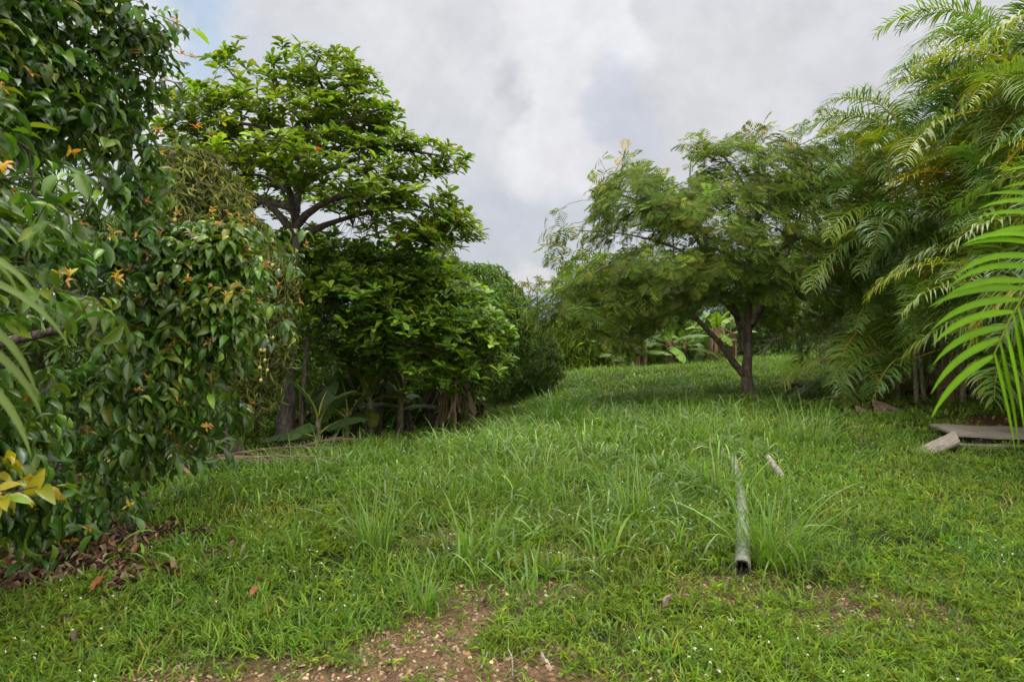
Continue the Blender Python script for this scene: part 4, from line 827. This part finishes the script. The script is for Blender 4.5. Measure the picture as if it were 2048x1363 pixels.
# ================================================================== BANANAS
def banana_blade(g, p0, az, el, L, W, bend, rng, col, torn=.5, n=10):
    """broad leaf with a midrib, its halves torn into ribbons"""
    t = np.linspace(0, 1, n + 1); th = math.radians(el) - bend * t; ds = L / n; r = np.r_[0, np.cumsum(np.cos(th[:-1]) * ds)]; z = np.r_[0, np.cumsum(np.sin(th[:-1]) * ds)]
    c = np.c_[p0[0] + r * math.cos(az), p0[1] + r * math.sin(az), p0[2] + z]; s = np.array([-math.sin(az), math.cos(az), 0.])
    w_ = W * np.interp(t, [0, .12, .2, .6, .9, 1], [.04, .08, .8, 1, .55, .06])
    tube(g, c, np.linspace(.022, .004, n + 1), 4, (.22, .27, .08))
    for sd in (-1, 1):
        for i in range(1, n):
            dz = -.25 + rng.normal(0, .12) * torn; gap = torn * rng.uniform(0, .3); e1 = s * sd * w_[i] + [0, 0, dz * w_[i] * 2]; e2 = s * sd * w_[i + 1] + [0, 0, dz * w_[i + 1] * 2]
            a, b = c[i] + [0, 0, .012], c[i + 1] + [0, 0, .012]; m1, m2 = a + e1 * .5 + [0, 0, .05 * w_[i]], b + e2 * .5 + [0, 0, .05 * w_[i]]; m2 = m2 + (m1 - m2) * gap * .5; f1, f2 = a + e1, b + e2; f2 = f2 + (f1 - f2) * gap
            cc = np.array(col) * math.exp(rng.normal(0, .1)); g.add([a, b, m2, m1, f1, f2], [(0, 1, 2, 3), (3, 2, 5, 4)], cc)
def banana(px, y, h, L, lab, seed, n=7, dead=2, col=(.07, .15, .035), group='banana plants along the lawn crest', name='banana_plant', cat='banana plant', torn=.5, stemc='stem', x=None, els=(80, 15)):
    rng = R_(500 + seed); bx = (px - 1024) / F_ * y if x is None else x; bz = gz1(bx, y); t = thing(name, (bx, y, bz), lab, cat, group); lx = rng.normal(0, .12)
    L_ = limb([(bx, y, bz - .1), (bx + lx * .5, y, bz + h * .5), (bx + lx, y, bz + h)], .085 * min(1, h + .3), .05 * min(1, h + .3), .2); wood_obj('stem', t, [L_], stemc, rng, 8, .03); top = L_[-1, :3]
    for k in range(n):
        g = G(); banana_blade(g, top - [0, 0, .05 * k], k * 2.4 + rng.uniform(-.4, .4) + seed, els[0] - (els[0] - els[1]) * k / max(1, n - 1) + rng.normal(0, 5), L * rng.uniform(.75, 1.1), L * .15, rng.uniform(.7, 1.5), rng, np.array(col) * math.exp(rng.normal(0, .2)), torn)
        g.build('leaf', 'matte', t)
    for k in range(dead):
        g = G(); a = rng.uniform(3.6, 5.8); n_ = 7; tt = np.linspace(0, 1, n_)
        for q in range(7):
            w0 = rng.uniform(.03, .07); off = rng.normal(0, .06, 3); ll = h * rng.uniform(.5, .9); x0 = top + off * [1, 1, .3] + np.array([math.cos(a), math.sin(a), 0]) * .12
            c = x0 + np.c_[np.cos(a) * .12 * np.sin(tt * 2.5) + rng.normal(0, .015, n_), np.sin(a) * .12 * np.sin(tt * 2.5), -ll * tt]; s = np.array([math.cos(a + 1.6 + rng.normal(0, .5)), math.sin(a + 1.6), 0])
            V = np.stack([c - s * w0 * (1 - tt * .6)[:, None], c + s * w0 * (1 - tt * .6)[:, None]], 1).reshape(-1, 3); g.add(V, [(2 * i, 2 * i + 1, 2 * i + 3, 2 * i + 2) for i in range(n_ - 1)], colors(rng, 1, [(.22, .14, .09), (.15, .09, .06)], .2)[0])
        tag(g.build('dead_leaf', 'dry', t), 'brown dead leaf hanging down the stem')
banana(1242, 27.6, .7, 1.7, 'leftmost banana plant on the lawn crest, low with wide spreading leaves', 1, 6, 0, (.065, .14, .05), els=(60, 5))
banana(1283, 27.2, .9, 1.5, 'banana plant with pale brown dead leaves round its stem, left of the group', 2, 5, 3)
banana(1335, 27.4, 1.1, 1.6, 'banana plant with upright new leaf in the middle of the crest', 3, 7, 2, (.075, .17, .035))
banana(1372, 28.2, 1.0, 1.5, 'banana plant just right of the upright leaved one', 4, 7, 1)
banana(1405, 29.0, .9, 1.4, 'small banana plant between two larger ones near the low limb', 5, 6, 1, (.06, .13, .04))
banana(1432, 28.2, 1.5, 1.5, 'tallest banana plant with bright arching leaves above the low limb', 6, 6, 3, (.11, .22, .04))
banana(1463, 28.8, 1.3, 1.3, 'banana plant wrapped in dry leaves beside the forked trunk', 7, 4, 4)
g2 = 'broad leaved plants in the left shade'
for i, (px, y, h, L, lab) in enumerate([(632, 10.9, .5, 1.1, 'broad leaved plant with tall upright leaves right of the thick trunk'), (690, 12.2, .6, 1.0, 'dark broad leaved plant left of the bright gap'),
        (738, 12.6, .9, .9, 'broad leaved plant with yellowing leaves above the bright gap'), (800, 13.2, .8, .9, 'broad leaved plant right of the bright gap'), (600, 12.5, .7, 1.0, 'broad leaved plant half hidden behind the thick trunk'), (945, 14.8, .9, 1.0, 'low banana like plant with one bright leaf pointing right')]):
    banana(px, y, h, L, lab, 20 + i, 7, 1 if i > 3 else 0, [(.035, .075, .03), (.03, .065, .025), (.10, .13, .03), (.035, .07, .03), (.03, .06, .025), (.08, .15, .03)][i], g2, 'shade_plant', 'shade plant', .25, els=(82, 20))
# lance leaved tree with dead leaves hanging under it at the lawn edge
dense_tree('lance_leaved_tree', 'small tree with long narrow drooping leaves over dead brown leaves at the lawn edge', 'tree', [(900, 690), (940, 645), (990, 640), (1000, 680), (985, 740), (950, 800), (905, 850), (885, 840), (890, 760)], 13.4, .6, 150, [(.05, .10, .03), (.07, .14, .035), (.10, .19, .035)], None, NAR, .30, .13, 9, 893, None, 20, grav=.8, el=(-30, 50))
def dead_drape(px, pytop, pybot, y, w, n, lab, seed, col=((.20, .14, .10), (.28, .21, .16), (.12, .08, .06))):
    rng = R_(seed); c = P(px, pytop, y); b = P(px, pybot, y); bz = gz1(c[0], y); t = thing('dead_leaves', (c[0], y, bz), lab, 'dead leaves'); g = G()
    for k in range(n):
        L = (c[2] - b[2]) * rng.uniform(.5, 1.05); x0 = c + rng.normal(0, 1, 3) * [w * .4, w * .4, .08]; tt = np.linspace(0, 1, 7); dx = (x0[:2] - c[:2]) * 1.2 + rng.normal(0, .08, 2)
        cc = x0 + np.c_[dx[0] * tt + rng.normal(0, .012, 7), dx[1] * tt, -L * tt]; cc[:, 2] = np.maximum(cc[:, 2], gz1(*c[:2]) + .02); s = np.array([math.cos(k), math.sin(k), 0]) * rng.uniform(.008, .035)
        g.add(np.stack([cc - s, cc + s], 1).reshape(-1, 3), [(2 * i, 2 * i + 1, 2 * i + 3, 2 * i + 2) for i in range(6)], colors(rng, 1, col, .2)[0])
    g.build('strands', 'dry', t)
    gs = G(); tube(gs, [(c[0], y + .1, bz - .1), (c[0] + .03, y + .1, (c[2] + bz) / 2), tuple(c + [0, .1, .1])], [.06, .05, .035], 7); gs.build('stem', 'bark', t)
dead_drape(915, 745, 862, 13.2, .35, 46, 'curtain of pale brown dead leaves hanging at the lawn edge', 81)
dead_drape(322, 878, 945, 7.3, .3, 60, 'brown skirt of dead fibres at the foot of the big leaved tree', 82)

# undergrowth filling the falling ground behind the tree line
def undergrowth():
    rng = R_(91); g = G(); n = 10000; y = rng.uniform(8.5, 30, n); x = edge_x(y) - .7 - rng.uniform(0, 1, n) ** .8 * (4 + y * .35); hmax = .7 + 2.9 * fbm(x * .5, y * .5, 121, 3) * sst(y, 7, 13)
    gap = sst(np.abs((x / y * F_ + 1024) - 765), 25, 55); keep = (fbm(x * .6, y * .6, 131, 2) > .28)
    x, y, hmax = x[keep], y[keep], hmax[keep]; z = gz(x, y) + rng.uniform(0, 1, len(x)) ** .7 * hmax
    pal = np.array([(.03, .075, .018), (.05, .11, .022), (.09, .17, .03)])
    whorl(g, SIM, np.c_[x, y, z], np.array([0, 0, 1.]) + rng.normal(0, .5, (len(x), 3)), rng, 8, .2, .28, (-20, 60), pal, None, .05, .3, .25)
    n = 1500; y = rng.uniform(24, 34, n); x = rng.uniform(-16, 3, n); x = np.minimum(x, edge_x(y) - 1); z = gz(x, y) + rng.uniform(0, 2.2, n)
    whorl(g, SIM, np.c_[x, y, z], np.array([0, 0, 1.]) + rng.normal(0, .5, (n, 3)), rng, 8, .34, .3, (-20, 60), [(.08, .15, .03), (.11, .19, .035), (.05, .11, .025)], None, .05, .3, .2)
    n = 900; x = rng.uniform(5, 26, n); y = 31 + rng.uniform(0, 9, n) + .0 * x; keep = x / y < .44; x, y = x[keep], y[keep]; z = gz(x, y) + rng.uniform(0, 1.5, len(x)) * sst(y, 31, 36)
    whorl(g, SIM, np.c_[x, y, z], np.array([0, 0, 1.]) + rng.normal(0, .5, (len(x), 3)), rng, 8, .3, .3, (-20, 60), [(.04, .09, .02), (.06, .12, .03)], None, .05, .3, .2)
    tag(g.build('undergrowth', 'matte'), 'tangled green undergrowth on the falling ground behind the trees', 'undergrowth', kind='stuff')
undergrowth()

# distinct clumps of guinea grass
def tuft(px, py, lab, n, h, w, seed, wd=.011, col=((.08, .17, .025), (.11, .22, .03), (.10, .17, .06), (.15, .21, .09))):
    rng = R_(600 + seed); y = 1.6 * F_ / (py - HZ)
    for _ in range(6): y = (CAMH - gz1((px - 1024) / F_ * y, y)) * F_ / (py - HZ)
    bx = (px - 1024) / F_ * y; g = G(); a = rng.uniform(0, 6.283, n); r = rng.uniform(0, 1, n) ** .7 * w
    x, yy = bx + r * np.cos(a), y + r * np.sin(a)
    x += .35 * w * rng.normal(size=n); blades(g, x, yy, h * rng.beta(2.2, 1.6, n) * 1.15, wd * rng.uniform(.6, 1.2, n), a + rng.normal(0, .6, n), np.abs(rng.normal(0, .28, n)) + r / w * .15, rng.gamma(2.2, .55, n), colors(rng, n, list(col), .18), 6, twist=rng.normal(0, .6, n))
    o = g.build('grass_clump', 'tallgrass', None, (bx, y, gz1(bx, y))); o.location = (bx, y, gz1(bx, y)); tag(o, lab, 'grass clump', 'tall grass clumps on the lawn')
tuft(1545, 1125, 'largest tall grass clump, close to the right of the grey pole', 210, .74, .18, 1, .012)
tuft(745, 1098, 'upright dense grass clump left of centre in the near lawn', 120, .58, .11, 2, .009)
tuft(850, 1222, 'small grass clump at the top edge of the bare patch', 90, .34, .08, 3, .008)
tuft(945, 1120, 'wide bladed pale grass clump in the middle of the near lawn', 60, .52, .2, 4, .018, ((.11, .19, .07), (.15, .22, .10), (.10, .19, .03)))
tuft(585, 1118, 'thin sparse grass clump with broad light blades left of the upright one', 14, .42, .07, 5, .018)
tuft(1065, 1180, 'few broad grass blades above the bare patch, right of centre', 22, .40, .16, 6, .018, ((.14, .23, .05), (.13, .21, .09)))
tuft(1265, 1035, 'soft rounded grass clump left of the grey pole', 120, .60, .2, 7, .009)
tuft(1110, 860, 'dark green grass clump in the distance near the shaded strip', 260, .85, .35, 8, .018, ((.05, .12, .022), (.06, .14, .025)))
tuft(1400, 880, 'tall grass clump in front of the forked trunk', 170, .7, .45, 9, .014)
tuft(1590, 885, 'tall grass clump between the forked trunk and the grey boards', 190, .75, .5, 10, .014)
tuft(1440, 985, 'tall grass clump leaning over the far end of the grey pole', 120, .62, .2, 11, .013)
tuft(1205, 1120, 'broad light green blades standing in the near lawn between bare patch and pole', 18, .42, .1, 12, .02, ((.13, .24, .035),))
tuft(560, 960, 'tall grass clump at the foot of the thick tiered tree trunk', 120, .5, .4, 13, .012)
tuft(690, 930, 'tall grass clump in front of the shaded broad leaved plants', 150, .55, .5, 14, .012)
tuft(880, 1000, 'loose grass clump halfway up the slope below the lower tiered tree', 100, .5, .35, 15, .011)
tuft(1060, 960, 'loose pale grass clump in the centre of the slope', 120, .5, .4, 16, .012, ((.12, .2, .06), (.15, .22, .09)))
tuft(855, 1380, 'tiny bright grass clump on the bare gravel at the lower edge', 90, .10, .05, 17, .004)
tuft(720, 1330, 'small fine grass clump on the bare gravel, left of centre', 120, .10, .07, 18, .004)

# ================================================================== THINGS LYING ON THE LAWN
def slab(g, pts, thick, col=(.3, .3, .3), n=8, rng=None, warp=0.0):
    """a board given by four top corners, split lengthwise and slightly warped"""
    a, b, c, d = [np.array(p, float) for p in pts]; nv = nrm(np.cross(b - a, d - a)); nv = nv if nv[2] > 0 else -nv; V = []
    for i in range(n + 1):
        t = i / n; w0 = (rng.normal(0, warp) if rng is not None else 0); p, q = a + (b - a) * t + nv * w0, d + (c - d) * t + nv * (w0 + (rng.normal(0, warp) if rng is not None else 0))
        V += [p, q, q - nv * thick, p - nv * thick]
    F = [(0, 3, 2, 1), (4 * n, 4 * n + 1, 4 * n + 2, 4 * n + 3)]
    for i in range(n):
        k = 4 * i
        for e in range(4): F.append((k + e, k + (e + 1) % 4, k + 4 + (e + 1) % 4, k + 4 + e))
    g.add(V, F, col)
def pole():
    rng = R_(701); a = np.array([1.34, 3.98]); b = np.array([2.78, 8.5]); n = 60; t = np.linspace(0, 1, n); xy = a + (b - a) * t[:, None] + np.c_[.03 * np.sin(t * 5), 0 * t]
    z = np.interp(t, [0, .5, 1], [gz1(*a), gz1(*(a + b) / 2), gz1(*b)]) + .045; r = .051 - .016 * t + .004 * (np.abs(((t * 9.3) % 1) - .5) > .46)
    th = thing('bamboo_pole', (a[0], a[1], gz1(*a)), 'long grey green bamboo pole with peeling skin lying in the grass, hollow end towards us', 'pole')
    p = np.c_[xy, z]; sides = 14; g = G(); k0 = 3; tube(g, p[k0:], r[k0:], sides, rough=.003, rng=rng); 
    d = nrm(p[1] - p[6]); an = np.linspace(0, 2 * np.pi, sides, endpoint=False); x = nrm(np.cross(d, [0, 0, 1.])); yv = np.cross(d, x); ring0 = p[k0] + r[k0] * (np.cos(an)[:, None] * x + np.sin(an)[:, None] * yv)
    jag = rng.uniform(0, .03, sides) + .05 * np.clip(np.cos(an - 2.4), 0, 1); ring1 = ring0 + d * jag[:, None]; inner = p[k0] + .76 * r[k0] * (np.cos(an)[:, None] * x + np.sin(an)[:, None] * yv)
    i = np.arange(sides); j = (i + 1) % sides; g.add(np.r_[ring0, ring1], np.stack([i, j, j + sides, i + sides], -1)); o = g.build('culm', None or M['bamboo'], th)
    gi = G(); in1 = inner + d * (jag * .98)[:, None]; deep = inner - d * .22; gi.add(np.r_[ring1, in1], np.stack([i, j, j + sides, i + sides], -1)); gi.add(np.r_[in1, deep], np.stack([i, j, j + sides, i + sides], -1))
    cen = deep.mean(0); gi.add(np.r_[deep, [cen]], np.stack([i, j, np.full(sides, sides), np.full(sides, sides)], -1)[::1]) if False else gi.add(np.r_[deep, np.repeat([cen], sides, 0)], np.stack([i, j, j + sides, i + sides], -1))
    gi.build('hollow_end', 'black_wood', th)
m, t, p_, o_ = mat('bamboo_skin'); tcn = t.node('ShaderNodeTexCoord').outputs['Object']; n1 = t.noise(tcn, 14, 6, .7, .5); n2 = t.noise(tcn, 3, 4)
c = t.mix(n2, (.095, .115, .08, 1), (.17, .19, .14, 1)); c = t.mix(t.ss(n1, .56, .62), c, (.26, .26, .20, 1)); c = t.mix(t.ss(t.noise(tcn, 30, 4), .60, .68), c, (.09, .07, .05, 1))
t.put(p_.inputs['Base Color'], c); p_.inputs['Roughness'].default_value = .6; M['bamboo'] = m
pole()
def debris():
    rng = R_(711)
    # bleached branch piece
    c = np.array([2.68, 6.95]); L = limb([(c[0] - .02, c[1] + .16, gz1(*c) + .16), (c[0] - .0, c[1] + .05, gz1(*c) + .10), (c[0] + .04, c[1] - .15, gz1(*c) - .02)], .026, .034, .06, .01, rng); g = G()
    Lc = np.vstack([L[:1], L, L[-1:]]); Lc[0, 3] = Lc[-1, 3] = .004; tube(g, Lc[:, :3], Lc[:, 3], 9, rough=.09, rng=rng); o = g.build('branch_piece', 'white_wood', None, L[0, :3]); o.location = L[0, :3]; tag(o, 'short bleached white piece of wood standing out of the grass beside the pole', 'wood')
    # boards
    def board(corners, th, lab, mname, warp=.004, name='wooden_board'):
        g = G(); slab(g, corners, th, rng=rng, warp=warp, n=10); o_ = np.mean(corners, 0); o = g.build(name, mname, None, o_, smooth=False); o.location = o_; tag(o, lab, 'board', 'old boards under the palms')
    board([(5.75, 9.4, .17), (7.9, 8.9, .2), (7.6, 7.98, .2), (5.48, 8.4, .19)], .03, 'wide cracked grey board lying flat under the palm fronds', 'plank', .008)
    board([(4.74, 8.14, .035), (5.38, 8.30, .262), (5.24, 7.98, .185), (4.80, 7.90, .03)], .025, 'pale grey board leaning with its lower end in the grass', 'plank', .002)
    board([(5.4, 8.33, .10), (7.2, 8.05, .11), (7.2, 7.96, .11), (5.4, 8.2, .10)], .06, 'narrow timber lying under the wide board', 'plank')
    board([(5.7, 8.62, .145), (5.95, 8.62, .145), (5.95, 8.4, .145), (5.7, 8.4, .145)], .16, 'short block propping up the wide board', 'black_wood')
    board([(7.5, 9.1, .158), (7.75, 9.1, .158), (7.75, 8.7, .158), (7.5, 8.7, .158)], .2, 'second propping block at the far end of the wide board', 'black_wood')
    # bench like slab in the distance
    c = P(1655, 716, 29); z0 = gz1(c[0], 29); t = thing('low_bench', (c[0], 29, z0), 'small pale low bench at the end of the lawn beside the palms', 'bench'); g = G(); slab(g, [(c[0] - .42, 28.8, z0 + .24), (c[0] + .42, 28.8, z0 + .24), (c[0] + .42, 29.15, z0 + .24), (c[0] - .42, 29.15, z0 + .24)], .05, n=2); g.build('seat', 'white_wood', t, smooth=False)
    for s in (-1, 1):
        g = G(); x = c[0] + s * .36; slab(g, [(x - .04, 28.85, z0 + .188), (x + .04, 28.85, z0 + .188), (x + .04, 29.1, z0 + .188), (x - .04, 29.1, z0 + .188)], .24, n=1); g.build('leg', 'white_wood', t, smooth=False)
    # dark log with a thin crooked stick
    c = P(1570, 778, 17.0); zz = lambda x, y: gz1(x, y)
    pts = [(c[0], 17.0, zz(c[0], 17) + .07), (c[0] + .3, 17.05, zz(c[0] + .3, 17) + .09), (c[0] + .65, 17.1, zz(c[0] + .6, 17) + .04)]; g = G(); L = limb(pts, .085, .05, .08, .02, rng); Lc = np.vstack([L[:1], L, L[-1:]]); Lc[0, 3] = Lc[-1, 3] = .004
    tube(g, Lc[:, :3], Lc[:, 3], 9, rough=.1, rng=rng); o = g.build('log', 'black_wood', None, pts[0]); o.location = pts[0]; tag(o, 'short blackened log on the lawn right of the forked trunk', 'log')
    p0 = np.array([c[0] + .6, 17.15]); q = [P(1620, 772, 17.2), P(1650, 762, 17.8), P(1680, 752, 18.6), P(1700, 742, 19.5)]; g = G(); L = np.array([(a[0], a[1], zz(a[0], a[1]) + .05 + .04 * i) for i, a in enumerate(q)]); L = limb(L, .025, .012, .2, .02, rng); tube(g, L[:, :3], L[:, 3], 5)
    o = g.build('stick', 'bark', None, L[0, :3]); o.location = L[0, :3]; tag(o, 'long thin crooked stick running from the black log to the palms', 'stick')
    # folded dry palm sheaths
    for px, py, s, rot, lab in ((1722, 824, .30, .2, 'small curled brown palm sheath, left of the pair on the lawn'), (1775, 826, .52, -.15, 'larger folded brown palm sheath, right of the pair on the lawn'), (1690, 818, .16, .4, 'smallest dark scrap of sheath, farthest left in its row')):
        y = 11.6; x = (px - 1024) / F_ * y; z0 = gz1(x, y); n = 9; V = []
        for i in range(n):
            t = i / (n - 1); wv = s * .30 * math.sin(math.pi * (.2 + .75 * t)) + .02; ht = s * .38 * (1 - t) ** .8 + .03
            for k in range(7): a = math.pi * (k / 6) * 1.05 - .1; V.append((s * (t - .5), math.cos(a) * wv, math.sin(a) * ht + rng.normal(0, .006)))
        V = np.array(V); ca, sa = math.cos(rot), math.sin(rot); V = V @ np.array([[ca, sa, 0], [-sa, ca, 0], [0, 0, 1]]) + [x, y, z0]; Q = [(i * 7 + k, i * 7 + k + 1, i * 7 + 8 + k, i * 7 + 7 + k) for i in range(n - 1) for k in range(6)]
        g = G(); g.add(V, Q); o = g.build('palm_sheath', 'sheath', None, (x, y, z0)); o.location = (x, y, z0); tag(o, lab, 'palm sheath', 'dry palm sheaths on the lawn')
    # stones
    for px, y, s, lab in ((1512, 15.6, .11, 'small pointed stone beside the forked trunk'), (1640, 3.2, .022, 'pale pebble in the weeds near the lower right'), (880, 3.02, .018, 'pale pebble on the gravel near the lower edge')):
        x = (px - 1024) / F_ * y; g = G(); rocks(g, np.array([[x, y, gz1(x, y) + s * .4]]), np.array([[s, s * .8, s * .8]]), R_(int(px)), np.array([[.3, .3, .3]])); o = g.build('stone', 'stone', None, (x, y, gz1(x, y))); o.location = (x, y, gz1(x, y)); tag(o, lab, 'stone')
        md = o.modifiers.new('soft', 'SUBSURF'); md.levels = md.render_levels = 2
    # big dry leaves
    for px, y, s, lab, cc in ((1328, 3.62, .12, 'large curled pale brown leaf standing in the near lawn', (.32, .25, .22)), (1100, 3.02, .09, 'whitish crumpled leaf at the lower edge of the bare patch', (.42, .38, .33)), (500, 3.75, .07, 'reddish brown fallen leaf lying flat on the lower left lawn', (.24, .10, .045)), (262, 4.45, .09, 'light orange dry leaf upright in the left lawn', (.38, .22, .12)),
                              (180, 3.85, .11, 'long orange brown leaf pair on the lower left turf', (.26, .11, .04))):
        x = (px - 1024) / F_ * y; z0 = gz1(x, y); g = G(); T = leaf_t(8, -1.0 if px > 1000 else -.3, .55, 'ellipse', .12); rr = R_(int(px)); dd = np.array([[rr.uniform(-1, 1), rr.uniform(-.3, .3), .55 if px in (1328, 262) else .12]])
        inst(g, T, np.array([[x, y, z0 + .05]]), frames(dd, np.array([[.1, -.6 if px in (1328, 262) else -.2, 1.]])), np.array([[s * .6, s, s]]), np.array([cc])); o = g.build('dry_leaf', 'dry', None, (x, y, z0)); o.location = (x, y, z0); tag(o, lab, 'dry leaf')
    # twigs
    for i, (px, py, px2, py2, lab) in enumerate(((1000, 1275, 1035, 1250, 'short pale twig on the upper part of the bare patch'), (1015, 1305, 1025, 1362, 'thin straight twig pointing down the bare patch'), (1045, 1315, 1080, 1308, 'bent pale twig right of the bare patch centre'), (962, 1345, 975, 1310, 'thin twig left of the straight one on the gravel'), (1180, 1182, 1235, 1196, 'dark twig lying in the weeds above the bare patch'))):
        q = [];
        for a, b in ((px, py), (px2, py2)): y = 1.58 * F_ / (b - HZ); x = (a - 1024) / F_ * y; q.append((x, y, gz1(x, y) + .015))
        md_ = (np.array(q[0]) + q[1]) / 2 + [.01, .01, .012]; L = limb([q[0], md_, q[1]], .0045, .002, .03); g = G(); tube(g, L[:, :3], L[:, 3], 5, rough=.1, rng=rng); o = g.build('twig', 'white_wood' if i != 4 else 'bark', None, q[0]); o.location = q[0]; tag(o, lab, 'twig')
    # dead fronds dropped along the left edge
    for i, (x0, y0, az, L, lab) in enumerate(((-3.8, 7.0, .35, 2.0, 'long dead palm frond stretched along the left lawn edge'), (-3.7, 8.3, .3, 1.6, 'dead palm frond behind the long one at the left lawn edge'), (-4.1, 7.8, -.2, 1.5, 'dead palm frond lying under the fruit tree'), (-3.0, 9.2, .9, 1.3, 'small dead frond near the thick tiered tree trunk'))):
        t = thing('dead_palm_frond', (x0, y0, gz1(x0, y0)), lab, 'dead frond'); k = np.linspace(0, 1, 10); xs, ys = x0 + L * k * math.cos(az), y0 + L * k * math.sin(az); pth = np.c_[xs, ys, gz(xs, ys) + .09 + .07 * np.sin(k * 3)]
        g = G(); tube(g, pth, np.linspace(.026, .006, 10), 6, (.16, .11, .08)); g.build('midrib', 'dry', t); g = G(); frond_geo(g, pth, np.array([0, 0, 1.]), rng, 26, .34, .018, .25, 1.2, 1.1, (.12, .085, .06), (.15, .105, .08), .004); g.build('leaflets', 'dry', t)
debris()
